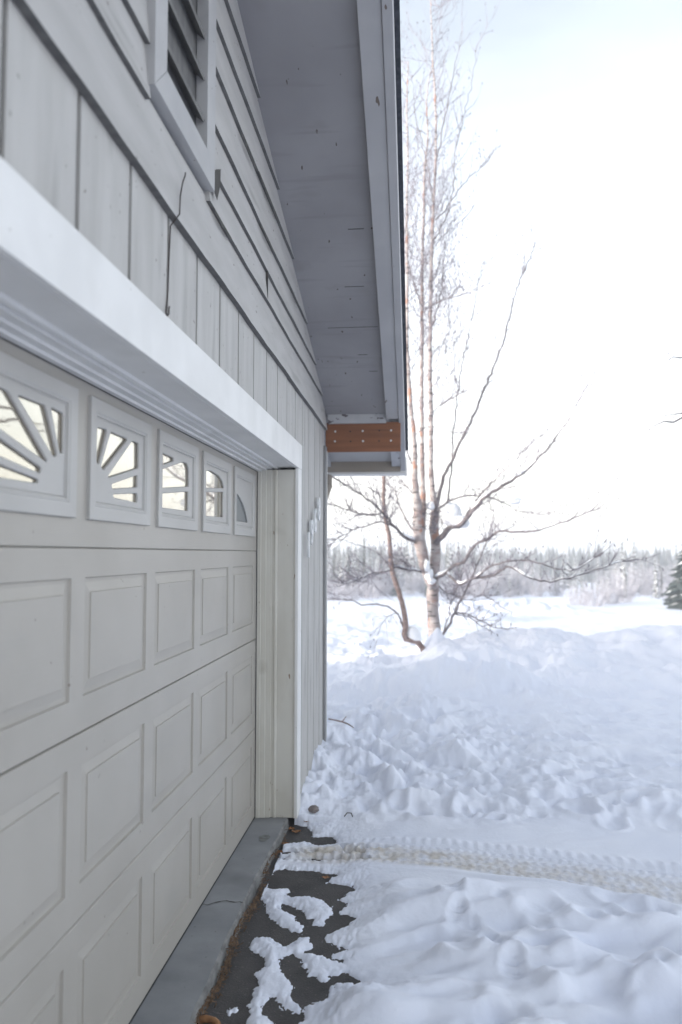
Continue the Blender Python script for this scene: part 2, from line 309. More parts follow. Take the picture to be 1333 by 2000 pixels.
    h = np.where(inb > 0, h*(1-inb)+inb*(H0+.012+.038*ss(.0, .12, s)*ss(-.62, -.2, x)+.0065*tread*ss(.02, .12, s+.02)+.006*fbm(x*3, y*14, 3)+.006*ss(.45, .75, tc)), h)
    lug2 = np.abs(((x*17+.3*np.sin(x*3)) % 1)-.5)*2
    h += .015*np.exp(-((tc-1.10)/.12)**2)*ss(-.45, -.3, x)*(.55+.45*ss(.3, .7, lug2))*on
    h += .004*np.exp(-((tc+.10)/.07)**2)*ss(-.2, .2, x)*on
    # thin spatter of snow/holes on the track near the sill
    hole = ss(.02, .20, fbm(x*7+3, y*11, 4))*ss(.42, .30, np.abs(tc-.62))*ss(-.02, -.35, x)*trk
    h -= .04*hole
    # snowbank: plough-thrown ridge whose crest height is set along x
    def bump(cx, cy, sx, sy, hh, p=2): return hh*np.exp(-(np.abs((x-cx)/sx)**p+np.abs((y-cy)/sy)**2))
    rough = fbm(wx*1.1, wy*1.1, 5, .52)
    crag = np.abs(fbm(wx*2.1+40, wy*1.6, 4, .55))
    base = H0+.05+.04*ss(6, 9, y)
    T = np.interp(x, [-6, -1.3, -.5, 0, .3, .6, 1.0, 1.5, 2.1, 2.55, 3.1, 4.2, 5, 7, 12], [-.02, -.02, .0, .08, .22, .27, .33, .34, .43, .33, .42, .47, .52, .5, .35])
    cy_ = 12.0+.35*perlin(x*.5, x*0+3.3)
    prof = np.exp(-(np.maximum(cy_-y, 0)/2.6)**2)*np.exp(-(np.maximum(y-cy_, 0)/.9)**2)
    bank = ss(6.2, 9.5, y)*ss(15, 12.3, y)
    small = fbm(wx*2.6, wy*2.0, 5, .55)
    h = h*(1-bank)+bank*(base+(T-base)*prof+(h-base)*.25+.08*rough+.06*small*(.45+.7*ss(.2, 1.2, x))+.010*fbm(wx*10, wy*7, 3, .6)+.05*(.22-np.abs(fbm(wx*1.9+3, wy*1.6, 4, .5)))+.24*(.25-np.sqrt(fbm(wx*.75+13, wy*.85, 3, .5)**2+.003)))
    h += bump(.5, 8.6, 1.25, .36, .33)*(1+.3*rough)+bump(-.9, 9.3, .9, .7, .10)+bump(.1, 7.5, .55, .35, .10)*(1+crag)
    h += bump(.30, 11.85, .16, .25, .10)+bump(.34, 11.75, .07, .10, .10)+bump(-.75, 11.2, .12, .15, .05)+bump(-.45, 11.3, .08, .1, .05)+bump(1.6, 12.0, .08, .12, .06)
    # field beyond, sinking gently away
    out = ss(13.5, 18, y)
    h += out*(-.10-.021*np.maximum(y-15, 0)*np.where(y < 150, 1, 1)) * ss(3000, 400, y) if False else out*(-.12-.0205*np.minimum(np.maximum(y-15, 0), 160))
    h += out*ss(60, 25, y)*(.05*fbm(x*.5, y*.45, 4)+.10*np.maximum(fbm(x*.8+5, y*.5, 3)-.25, 0))
    h += bump(1.3, 21, .9, .8, .42)*(1+.5*crag)+bump(3.0, 24, 2.2, 1, .30)*(1+crag)
    h += bump(-1.6, 15.5, .5, .4, .10)*(1+crag)
    # right side and behind camera stay level; nothing under the house
    inside = (x < -.768) & (y < 4.66) | (x < -.74) & (y < 6.13)
    wallside = (x > -.80) & (x < -.45) & (y > 4.7) & (y < 6.6)
    h += np.where(wallside, .05*ss(-.45, -.72, x), 0)
    h = np.where(inside, -.35, h)
    return h, (trk*ss(.55, .12, np.abs(tc-.42+.12*perlin(x*1.5, y*0)))*(1.0+.8*fbm(x*1.3, y*3, 2))*ss(-.75, -.5, x)).clip(0, 1)*(.60+.30*ss(.9, -.3, x))
def warp_axis(a, b_, step, lo, hi, g1, g2):
    mid = list(np.arange(a, b_, step)); L_ = []; s = step; v = a
    while v > lo: s *= g1; v -= s; L_.append(v)
    Rr = []; s = step; v = mid[-1]
    while v < hi: s *= g2; v += s; Rr.append(v)
    return np.array(L_[::-1]+mid+Rr)
xs = warp_axis(-.86, -.24, .0052, -2500, -.25, 1.055, 1.055); xs = xs[xs < -.24]
xs = np.concatenate([xs, warp_axis(-.235, 1.9, .0115, -.235, 2500, 1, 1.028)])
xs = np.unique(xs.round(5))
ys = warp_axis(2.3, 3.6, .009, -400, 2.4, 1.09, 1.09)
ys = ys[ys < 3.6]; v = ys[-1]; ya = []
while v < 2600: v += .009 if v < 4.75 else max(.0125, .0055*(v-1.7)); ya.append(v)
ys = np.concatenate([ys, ya])
# shear: place exact columns along the sill edge
X, Y = np.meshgrid(xs, ys)
Hh, dirt = snow_height(X, Y)
nx, ny = len(xs), len(ys)
me = bpy.data.meshes.new('snow_ground')
co = np.stack([X, Y, Hh], -1).reshape(-1, 3).astype(np.float32)
idx = np.arange(nx*ny).reshape(ny, nx)
q = np.stack([idx[:-1, :-1], idx[:-1, 1:], idx[1:, 1:], idx[1:, :-1]], -1).reshape(-1, 4)
me.vertices.add(nx*ny); me.vertices.foreach_set('co', co.ravel())
me.loops.add(q.size); me.polygons.add(len(q))
me.loops.foreach_set('vertex_index', q.ravel().astype(np.int32))
me.polygons.foreach_set('loop_start', np.arange(0, q.size, 4, dtype=np.int32))
me.polygons.foreach_set('use_smooth', np.ones(len(q), bool))
me.update(calc_edges=True)
at_ = me.attributes.new('dirt', 'FLOAT', 'POINT'); at_.data.foreach_set('value', dirt.ravel().astype(np.float32))
me.materials.append(M['snow'])
snow = bpy.data.objects.new('snow_ground', me); col.objects.link(snow)
tag(snow, 'trampled white snow covering the drive, snowbank and open field', kind='structure')
def ground_z(x, y):
    h, _ = snow_height(np.array([[float(x)]]), np.array([[float(y)]])); return float(h[0, 0])
mb = MB(); mb.quad([(-.80, -3, H0), (6, -3, H0), (6, 6.5, H0), (-.80, 6.5, H0)])
tag(mb.build('driveway', M['asphalt']), 'dark worn asphalt drive showing through patches in the snow', kind='structure')
# concrete sill with a ragged front edge
mb = MB(); pe = []
N = 220
for k in range(N+1):
    y = -2.5+(4.645+2.5)*k/N
    e = -.770+.006*math.sin(y*3.1)+float(.010*fbm(np.array([[y*5.]]), np.array([[.5]]), 4)[0, 0])
    pe.append((e, y))
for k in range(N):
    (e0, y0), (e1, y1) = pe[k], pe[k+1]
    mb.quad([(-1.02, y0, -.001), (e0-.010, y0, -.001), (e1-.010, y1, -.001), (-1.02, y1, -.001)])
    mb.quad([(e0-.010, y0, -.001), (e0, y0, -.008), (e1, y1, -.008), (e1-.010, y1, -.001)], 1)
    mb.quad([(e0, y0, -.008), (e0+.010, y0, -.14), (e1+.010, y1, -.14), (e1, y1, -.008)], 1)
mb.quad([(-1.02, 4.645, -.14), (pe[-1][0]+.01, 4.645, -.14), (pe[-1][0]-.01, 4.645, -.001), (-1.02, 4.645, -.001)], 1)
sill = mb.build('concrete_sill', [M['concrete'], M['conc_edge']])
tag(sill, 'long blue grey concrete sill under the garage door, cracked once across', 'sill')
mb = MB()
pts = [(-.965, 3.478), (-.935, 3.474), (-.91, 3.50), (-.888, 3.512), (-.866, 3.525), (-.845, 3.515), (-.822, 3.511), (-.80, 3.518), (-.782, 3.507)]
for k in range(len(pts)-1):
    (x0, y0), (x1, y1) = pts[k], pts[k+1]; w0 = .0018+.0012*(k % 3)
    mb.quad([(x0, y0-w0, .0015), (x1, y1-w0, .0015), (x1, y1+w0, .0015), (x0, y0+w0, .0015)])
mb.build('crack', M['crack'], sill)
mb = MB(); c_ = [( -.842+.030*math.cos(t)*(1+.2*math.sin(3*t)), 4.30+.05*math.sin(t), .0015) for t in [k*math.pi/10 for k in range(20)]]
mb.quad(c_); mb.build('stain', mat('sill_stain', (.12, .12, .11), (.2, .21, .21), .8, (40, 40, 40)), sill)

# ================================================================== GARAGE
XW = -.7276; XD = -.9625
YC = 6.144                      # right-hand corner of the gable wall
YR = 2.19                       # ridge
SL = .36
def zs(y): return 2.71+SL*(YC-y) if y >= YR else 2.71+SL*(YC-(2*YR-y))
YL = 2*YR-YC
g = thing('garage', 'grey painted garage with white sectional door and deep gable overhang', 'garage', (-.75, 2.19, 0))
gi = Matrix.Translation((.75, -2.19, 0))
_build = MB.build
def GB(mb, name, mats, parent=None, **k):
    mb.v = [(x+.75, y-2.19, z) for x, y, z in mb.v] if parent is None or parent is g else mb.v
    return mb.build(name, mats, parent or g, **k)
# all garage parts are built in garage-local coordinates (root offset), sub-parts share it through their parent
def part(mb, name, mats, parent=None, **k):
    mb.v = [(x+.75, y-2.19, z) for x, y, z in mb.v]
    return mb.build(name, mats, parent or g, **k)
# vertical grooved siding
mb = MB(); P0 = 3.698-.3048*30; gw = .0095
k = 0
spans = []
while P0+.3048*k < YC:
    a, b_ = P0+.3048*k+gw, P0+.3048*(k+1)-gw; k += 1
    a, b_ = max(a, YL), min(b_, YC-.001)
    if b_-a < .01: continue
    for (r0, r1, z0) in ((YL, -.40, -.03), (-.40, 4.72, 2.2), (4.72, YC, -.03)):
        u0, u1 = max(a, r0), min(b_, r1)
        if u1-u0 > .004: mb.box(XW-.012, XW+random.uniform(-.0006, .0006), u0, u1, z0, 2.66)
mb.box(XW-.03, XW-.0085, YL, -.40, -.03, 2.655, 1); mb.box(XW-.03, XW-.0085, -.40, 4.72, 2.2, 2.655, 1); mb.box(XW-.03, XW-.0085, 4.72, YC-.002, -.03, 2.655, 1)
part(mb, 'siding', [M['siding'], M['groove']])
# lap boards over it, cut to the slope of the roof
mb = MB(); zb = [2.59, 2.81, 2.955, 3.12, 3.335, 3.515, 3.70, 3.89, 4.08, 4.27]
def yend(z): return YC-(z-2.71-.07)/SL
VY0, VY1 = 1.945, 2.545        # vent opening interrupts the boards
for i in range(len(zb)-1):
    z0, z1 = zb[i], zb[i+1]+.02
    for seg in (0, 1):
        def prof(y, z, xo): return (XW+xo, y, z)
        ya0, ya1 = (min(yend(z0), YC-.001), min(yend(z1), YC-.001)); yb0, yb1 = 2*YR-ya0, 2*YR-ya1
        if ya1 < yb1: ya1 = yb1 = YR
        cuts = [(yb0, yb1, ya0, ya1)]
        if z1 > 2.86 and z0 < 3.68:
            cuts = [(yb0, yb1, VY0, VY0), (VY1, VY1, ya0, ya1)] if ya1 > VY1 else [(yb0, yb1, ya0, ya1)]
        if seg: continue
        for (l0, l1, r0, r1) in cuts:
            n = max(1, int((r0-l0)/.12)); 
            for q_ in range(n):
                t0, t1 = q_/n, (q_+1)/n
                A0, A1 = l0+(r0-l0)*t0, l0+(r0-l0)*t1; B0, B1_ = l1+(r1-l1)*t0, l1+(r1-l1)*t1
                w0 = .0025*math.sin(A0*5+i*2)+.0015*math.sin(A0*17+i); w1 = .0025*math.sin(A1*5+i*2)+.0015*math.sin(A1*17+i)
                xb = .020+(.003 if i else .004)
                mb.quad([prof(A0, z0+w0, xb), prof(A1, z0+w1, xb), prof(B1_, z1, .006), prof(B0, z1, .006)])
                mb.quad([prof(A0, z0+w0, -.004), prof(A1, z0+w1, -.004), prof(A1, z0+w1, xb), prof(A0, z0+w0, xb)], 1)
            mb.quad([prof(r0, z0, -.004), prof(r0, z0, .024), prof(r1, z1, .006), prof(r1, z1, -.004)], 0)
            mb.quad([prof(l0, z0, -.004), prof(l0, z0, .024), prof(l1, z1, .006), prof(l1, z1, -.004)], 0)
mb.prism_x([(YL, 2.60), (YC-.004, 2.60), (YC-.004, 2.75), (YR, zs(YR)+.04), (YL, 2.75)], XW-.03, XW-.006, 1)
part(mb, 'lap_siding', [M['lap'], mat('lap_edge_shade', (.10, .098, .098), (.14, .138, .135), .8, (5, 30, 5))])  # dark second colour paints extra shade onto the board undersides
# split ends: a butt joint line and a lifted sliver on the boards
mb = MB()
mb.box(XW+.012, XW+.0235, 3.60, 3.6035, 2.82, 2.955)
part(mb, 'board_joint', M['groove'])
mb = MB()
for (y0, z0, L_) in ((3.35, 3.325, .55), (3.0, 3.31, .3), (3.4, 3.105, .35), (4.3, 3.10, .25), (2.6, 2.80, .25)):
    pts = []
    for k in range(9):
        t = k/8; pts.append((XW+.026, y0+L_*t, z0-.004-.012*math.sin(math.pi*t)*(.6+.4*math.sin(k*2.3))))
    mb = MB()
    for k in range(8): mb.quad([pts[k], pts[k+1], (XW+.0275, pts[k+1][1], z0+.003), (XW+.0275, pts[k][1], z0+.003)])
    part(mb, 'splinter', M['groove'])
# other walls
mb = MB()
XB = -10.9
mb.prism_x([(YL+.02, -.2), (YC-.02, -.2), (YC-.02, 2.70), (YR, zs(YR)), (YL+.02, 2.70)], XB, XB+.05)
mb.box(XB+.05, XW-.03, YC-.04, YC-.02, -.2, 2.75); mb.box(XB+.05, XW-.03, YL+.02, YL+.04, -.2, 2.75)
part(mb, 'wall', M['siding'])
mb = MB(); k = 0
y = XW-.05
while y > XB+.3:
    mb.box(y-.2938, y, YC-.02, YC-.010, -.1, 2.74); y -= .3048
part(mb, 'side_siding', M['siding'])
# corner boards
mb = MB(); mb.box(XW+.0012, XW+.019, 6.062, YC+.018, -.03, 2.45, 0)
part(mb, 'corner_board', M['corner'], bevel=.001, label='dark grey corner board')
mb = MB(); mb.box(XW-.10, XW+.0205, YC+.0185, YC+.038, -.03, 2.42, 0)
part(mb, 'corner_board', M['trim'], bevel=.001, label='white corner board')
# door casing
mb = MB()
mb.box(XW+.0005, XW+.0196, 4.632, 4.772, -.0, 2.109); 
part(mb, 'side_casing', M['trim'], bevel=.002)
mb = MB(); mb.box(XW+.0005, XW+.0205, -.52, 4.774, 2.111, 2.267)
part(mb, 'head_casing', M['trim'], bevel=.002)
mb = MB(); mb.box(XW+.0005, XW+.0196, -.50, -.37, 0, 2.109)
part(mb, 'side_casing', M['trim'], bevel=.002)
# moulded jambs: profile of (lateral, thickness) pairs
def jprof(inv):
    P = [(-.7275, .000), (-.7315, .000), (-.7315, .006), (-.838, .006), (-.842, -.002), (-.852, -.004), (-.858, .002), (-.872, .003), (-.874, -.006), (-.905, -.006), (-.907, -.014), (-.935, -.014), (-.937, -.022), (-.9575, -.022), (-.9575, .06), (-.7275, .06)]
    return P
mb = MB(); mb.prism_z([(x, 4.634+t) for x, t in jprof(0)], .001, 2.10)
part(mb, 'side_jamb', M['jamb'])
mb = MB(); mb.prism_y([(x, 2.110+t) for x, t in jprof(0)], -.36, 4.70)
part(mb, 'head_jamb', M['trim'])
mb = MB(); mb.prism_z([(x, -.366-t) for x, t in jprof(0)], .001, 2.10)
part(mb, 'side_jamb', M['jamb'])
mb = MB(); mb.box(-.9610, -.9578, -.34, 4.60, 2.0865, 2.092); mb.box(-.9610, -.9578, 4.6085, 4.62, .012, 2.086)
part(mb, 'weather_strip', M['seal'])
# ---- sectional door
door = bpy.data.objects.new('garage_door', None); col.objects.link(door); door.parent = g
door['label'] = 'closed grey white sectional door with raised panels'
Sh = .5334; DY0, DY1 = -.25, 4.628
cen = [3.65-.6096*k for k in range(-1, 7)]
def raised(mb, yc, z0, z1, wd=.52):
    """embossed panel: stepped recess, bevel, raised field; returns nothing, caller leaves a hole"""
    y0, y1 = yc-wd/2, yc+wd/2
    rings = [(0, 0), (.003, -.0085), (.014, -.0085), (.044, -.0045), (.0455, 0)]
    prev = None
    for ins, dx in rings:
        r = [(XD+dx, y0+ins, z0+ins), (XD+dx, y1-ins, z0+ins), (XD+dx, y1-ins, z1-ins), (XD+dx, y0+ins, z1-ins)]
        if prev:
            for a in range(4): mb.quad([prev[a], prev[(a+1) % 4], r[(a+1) % 4], r[a]])
        prev = r
    mb.quad(prev)
def flat_with_holes(mb, y0, y1, z0, z1, holes, zh0, zh1):
    mb.quad([(XD, y0, z0), (XD, y1, z0), (XD, y1, zh0), (XD, y0, zh0)])
    mb.quad([(XD, y0, zh1), (XD, y1, zh1), (XD, y1, z1), (XD, y0, z1)])
    ed = y0
    for (h0, h1) in sorted(holes):
        mb.quad([(XD, ed, zh0), (XD, h0, zh0), (XD, h0, zh1), (XD, ed, zh1)]); ed = h1
    mb.quad([(XD, ed, zh0), (XD, y1, zh0), (XD, y1, zh1), (XD, ed, zh1)])
dsub = []
for si in range(4):
    zb0 = si*Sh; mb = MB()
    z0, z1 = zb0+(.006, .0018, .0018, .0007)[si], zb0+Sh-(.0018, .0018, .0007, .0018)[si]
    if si < 3: zh0, zh1 = zb0+.102, zb0+.447
    else: zh0, zh1 = 1.735-.02, 2.005
    wd = .52 if si < 3 else .44
    flat_with_holes(mb, DY0, DY1, z0+.003, z1-.003, [(c-wd/2, c+wd/2) for c in cen], zh0, zh1)
    if si < 3:
        for c in cen: raised(mb, c, zh0, zh1)
    # rolled top and bottom lips
    for (za, zb_, dx) in ((z1-.003, z1, -.004), (z1, z1, -.03)): pass
    mb.quad([(XD, DY0, z1-.003), (XD, DY1, z1-.003), (XD-.004, DY1, z1), (XD-.004, DY0, z1)])
    mb.quad([(XD-.004, DY0, z1), (XD-.004, DY1, z1), (XD-.04, DY1, z1), (XD-.04, DY0, z1)])
    mb.quad([(XD, DY0, z0+.003), (XD, DY1, z0+.003), (XD-.004, DY1, z0), (XD-.004, DY0, z0)])
    mb.quad([(XD-.004, DY0, z0), (XD-.004, DY1, z0), (XD-.04, DY1, z0), (XD-.04, DY0, z0)])
    # slight individual tilt of each section
    o = part(mb, 'door_section', M['door'], door)
for zc in (Sh, 2*Sh, 3*Sh):
    pass
mb = MB(); mb.box(XD-.045, XD-.0415, DY0, DY1, .002, 2.2); part(mb, 'backing', M['seal'], door)
mb = MB(); mb.box(XD-.03, XD+.001, DY0, DY1, .0005, .0055); part(mb, 'door_seal', M['seal'], door)
# windows: moulded frame, sunburst plate with cut-outs, pane
def ring_frame(mb, y0, y1, z0, z1, rings):
    prev = None
    for ins, dx in rings:
        r = [(XD+dx, y0+ins, z0+ins), (XD+dx, y1-ins, z0+ins), (XD+dx, y1-ins, z1-ins), (XD+dx, y0+ins, z1-ins)]
        if prev:
            for a in range(4): mb.quad([prev[a], prev[(a+1) % 4], r[(a+1) % 4], r[a]])
        prev = r
OP = {0: [[(-.191, 1.967), (-.12, 1.971), (-.176, 1.859), (-.191, 1.862)], [(-.086, 1.969), (.052, 1.968), (-.139, 1.845), (-.158, 1.851)], [(.10, 1.968), (.158, 1.968), (.16, 1.885), (-.104, 1.825)], [(.152, 1.855), (.152, 1.817), (-.068, 1.793), (-.072, 1.803)], [(.153, 1.791), (.153, 1.763), (-.05, 1.766), (-.06, 1.771)]],
      1: [[(-.196, 1.968), (-.06, 1.965), (-.06, 1.957), (-.196, 1.926)], [(-.198, 1.903), (.06, 1.962), (.12, 1.965), (.15, 1.945), (.152, 1.873), (-.198, 1.837)], [(-.198, 1.811), (.146, 1.846), (.146, 1.768), (-.198, 1.762)]],
      2: [[(-.195, 1.965), (-.10, 1.975), (.05, 1.965), (.12, 1.945), (.147, 1.918), (-.198, 1.890)], [(-.198, 1.865), (.135, 1.893), (.135, 1.770), (-.198, 1.760)]],
      3: [[(-.200, 1.912), (-.14, 1.903), (-.06, 1.878), (.0, 1.851), (.05, 1.818), (.08, 1.79), (.1, 1.765), (-.200, 1.763)]]}
def plate(yc, z0, z1, wd, holes, flip):
    cu = bpy.data.curves.new('plate', 'CURVE'); cu.dimensions = '2D'; cu.fill_mode = 'BOTH'; cu.extrude = .0015; cu.bevel_depth = .0035; cu.bevel_resolution = 1; cu.offset = -.0055
    def spl(pts):
        s = cu.splines.new('POLY'); s.points.add(len(pts)-1); s.use_cyclic_u = True
        for p_, q_ in zip(s.points, pts): p_.co = (q_[0], q_[1], 0, 1)
    def rnd(pts, r=.007):
        out = []
        n = len(pts)
        for i in range(n):
            p0, p1, p2 = Vector(pts[i-1]), Vector(pts[i]), Vector(pts[(i+1) % n])
            a = (p0-p1); c = (p2-p1); ra = min(r, a.length*.4); rc = min(r, c.length*.4)
            A = p1+a.normalized()*ra; Cc = p1+c.normalized()*rc
            for t in (0, .33, .66, 1): out.append(tuple((1-t)**2*A+2*t*(1-t)*p1+t*t*Cc))
        return out
    spl([(-wd/2, z0), (wd/2, z0), (wd/2, z1), (-wd/2, z1)])
    for h in holes: spl(rnd([((-x if flip else x), z) for x, z in h]))
    ob = bpy.data.objects.new('tmp', cu); col.objects.link(ob)
    dg = bpy.context.evaluated_depsgraph_get(); dg.update()
    me_ = bpy.data.meshes.new_from_object(ob.evaluated_get(dg)); bpy.data.objects.remove(ob); bpy.data.curves.remove(cu)
    return me_
for ci, c in enumerate(cen):
    kk = 3-ci if ci < 4 else ci-4      # 3,2,1,0 | 0,1,2,3 from the right-hand edge
    flip = ci >= 4
    mb = MB()
    y0, y1, z0, z1 = c-.262, c+.258, 1.684, 2.052
    ring_frame(mb, y0, y1, z0, z1, [(0, .0), (.0, .0095), (.002, .0115), (.040, .0105), (.046, .0065), (.050, .0065), (.052, .001), (.055, .001), (.056, -.004)])
    fr = part(mb, 'window_frame', M['winframe'], door)
    me_ = plate(c, 1.737, 2.000, .412, OP[kk], flip)
    me_.materials.clear(); me_.materials.append(M['winframe'])
    me_.transform(Matrix(((0, 0, 1, XD-.004+.75), (1, 0, 0, c-.002-2.19), (0, 1, 0, 0), (0, 0, 0, 1))))
    o = bpy.data.objects.new('window_plate', me_); col.objects.link(o); o.parent = door
    mb = MB(); mb.quad([(XD-.0088, c-.208, 1.735), (XD-.0088, c+.204, 1.735), (XD-.0088, c+.204, 2.002), (XD-.0088, c-.208, 2.002)])
    part(mb, 'window_pane', M['pane_grey'] if kk == 3 else M['glass'], door)
# ---- gable vent
vent = bpy.data.objects.new('gable_vent', None); col.objects.link(vent); vent.parent = g
vy0, vy1, vz0, vz1 = 1.935, 2.555, 2.845, 3.705
XV = -.690
mb = MB(); fw = .100
mb.prism_x([(vy0, vz0), (vy1, vz0), (vy1-fw, vz0+fw), (vy0+fw, vz0+fw)], XV-.042, XV)
mb.prism_x([(vy1, vz0), (vy1, vz1), (vy1-fw, vz1-fw), (vy1-fw, vz0+fw)], XV-.042, XV-.0005)
mb.prism_x([(vy0, vz0), (vy0+fw, vz0+fw), (vy0+fw, vz1-fw), (vy0, vz1)], XV-.042, XV-.0005)
mb.prism_x([(vy0, vz1), (vy1, vz1), (vy1-fw, vz1-fw), (vy0+fw, vz1-fw)], XV-.042, XV)
part(mb, 'vent_frame', M['vframe'], vent, bevel=.002)
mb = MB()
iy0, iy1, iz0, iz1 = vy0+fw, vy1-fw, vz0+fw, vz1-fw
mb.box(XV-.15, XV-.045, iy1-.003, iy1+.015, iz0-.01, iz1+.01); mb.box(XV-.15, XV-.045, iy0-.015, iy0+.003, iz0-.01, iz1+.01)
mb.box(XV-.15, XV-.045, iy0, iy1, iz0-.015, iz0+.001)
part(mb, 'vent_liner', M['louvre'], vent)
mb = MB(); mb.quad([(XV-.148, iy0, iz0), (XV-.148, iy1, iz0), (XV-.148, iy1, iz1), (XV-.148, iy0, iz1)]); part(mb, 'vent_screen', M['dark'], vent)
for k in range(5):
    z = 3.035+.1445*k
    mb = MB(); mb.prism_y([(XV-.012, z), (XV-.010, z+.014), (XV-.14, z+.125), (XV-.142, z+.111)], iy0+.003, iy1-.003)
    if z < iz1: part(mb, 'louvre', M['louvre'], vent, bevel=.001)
# ---- roof, soffit, rake boards
XO = -.08; YE = 7.0; YE2 = 2*YR-YE
mb = MB()
for sgn in (1, -1):
    def yy(y): return y if sgn > 0 else 2*YR-y
    A = [(yy(YR), zs(YR)+.14), (yy(YE+.02), zs(YE)+.14-.0072), (yy(YE+.02), zs(YE)+.165-.0072), (yy(YR), zs(YR)+.165)]
    mb.prism_x(A, XB-.3, -.055)
part(mb, 'roof', M['roofing'])
mb = MB()
for sgn in (1, -1):
    def yy(y): return y if sgn > 0 else 2*YR-y
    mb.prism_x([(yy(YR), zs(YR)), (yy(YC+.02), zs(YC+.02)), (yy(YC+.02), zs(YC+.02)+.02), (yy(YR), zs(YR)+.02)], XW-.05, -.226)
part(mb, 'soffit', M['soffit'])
mb = MB()
for yj in (5.05,):
    mb.prism_x([(yj, zs(yj)-.0012), (yj+.004, zs(yj+.004)-.0012), (yj+.004, zs(yj)+.002), (yj, zs(yj)+.004)], XW+.15, -.24)
    part(mb, 'soffit_joint', M['groove'])
for yj, a, b_ in ((4.66, .30, .42), (5.35, .33, .40), (4.2, .36, .45), (5.55, .40, .46)):
    mb = MB(); mb.prism_x([(yj, zs(yj)-.001), (yj+.005, zs(yj+.005)-.001), (yj+.005, zs(yj)+.002), (yj, zs(yj)+.004)], XW+a, XW+b_)
    part(mb, 'soffit_crack', M['groove'])
for sgn in (1, -1):
    def yy(y): return y if sgn > 0 else 2*YR-y
    mb = MB(); mb.prism_x([(yy(YR), zs(YR)-.05), (yy(6.125), zs(6.125)-.05), (yy(6.125), zs(6.125)+.13), (yy(YR), zs(YR)+.13)], -.225, -.1262)
    part(mb, 'fly_rafter', M['rafter'], bevel=.003 if sgn > 0 else 0)
    mb = MB(); mb.prism_x([(yy(YR), zs(YR)-.060), (yy(YE), zs(YE)-.060), (yy(YE), zs(YE)+.137), (yy(YR), zs(YR)+.137)], -.125, XO)
    part(mb, 'barge_board', M['rafter'], bevel=.003 if sgn > 0 else 0)
    mb = MB(); mb.box(XB-.28, -.127, yy(YE)-.02 if sgn > 0 else yy(YE), yy(YE) if sgn > 0 else yy(YE)+.02, 2.335, 2.50)
    part(mb, 'fascia', M['brown'])
    mb = MB(); mb.prism_x([(yy(YC+.06), zs(YC+.06)+.02), (yy(YE-.02), zs(YE)+.027), (yy(YE-.02), zs(YE)+.04), (yy(YC+.06), zs(YC+.06)+.04)], XB-.28, -.128)
    part(mb, 'eave_soffit', M['rafter'])
# stub rafters seen past the beam
mb = MB(); mb.prism_x([(YC+.06, zs(YC+.06)-.14), (YE-.022, zs(YE)-.02), (YE-.022, zs(YE)+.02), (YC+.06, zs(YC+.06)+.015)], -.205, -.1275); part(mb, 'rafter_tail', M['peel'])
mb = MB(); mb.prism_x([(YC+.06, zs(YC+.06)-.14), (YE-.022, zs(YE)-.02), (YE-.022, zs(YE)+.02), (YC+.06, zs(YC+.06)+.015)], -.805, -.765); part(mb, 'rafter_tail', M['rafter'])
# blocking with flaking paint, cedar beam with its nails
mb = MB(); mb.prism_x([(YC-.012, 2.640), (YC+.019, 2.640), (YC+.019, zs(YC+.019)-.001), (YC-.012, zs(YC-.012)-.001)], XW+.028, -.2265); part(mb, 'blocking', M['peel'])
beam = None
mb = MB(); mb.box(-.7215, -.1105, 6.145+.0195, 6.145+.057, 2.412, 2.652)
beam = part(mb, 'cedar_beam', M['cedar'], bevel=.003)
for i, fx in enumerate((.13, .335, .50, .715, .875)):
    for fz in (.36, .70):
        mb = MB(); cx_ = -.7215+.611*fx+random.uniform(-.003, .003); cz = 2.412+.24*fz+random.uniform(-.003, .003)
        r = .0085 if i % 2 == 0 else .007
        pts = [(cx_+r*math.cos(a*math.pi/4), cz+r*math.sin(a*math.pi/4)) for a in range(8)]
        mb.prism_y(pts, 6.1625, 6.1646)
        o = part(mb, 'nail_head', M['nail'] if i % 2 == 0 else M['nailrust'], beam)
# gutter (tan trough), white end piece, downspout elbow
mb = MB(); mb.prism_x([(YE+.002, 2.46), (YE+.002, 2.315), (YE+.075, 2.305), (YE+.105, 2.34), (YE+.11, 2.44), (YE+.100, 2.44), (YE+.095, 2.345), (YE+.07, 2.315), (YE+.008, 2.325), (YE+.008, 2.46)], XB-.28, -.075)
part(mb, 'gutter', M['trim'])
mb = MB(); mb.prism_x([(YE+.001, 2.475), (YE+.001, 2.30), (YE+.08, 2.290), (YE+.12, 2.335), (YE+.125, 2.43)], -.0745, -.070)
part(mb, 'gutter_end', M['trim'])
mb = MB(); mb.tube([(-.80, 7.04, 2.32), (-.80, 7.04, 2.20), (-.84, 6.75, 1.98), (-.86, 6.30, 1.82), (-.86, 6.24, 1.70), (-.86, 6.24, .1)], .042, 6)
part(mb, 'downspout', M['brown'])
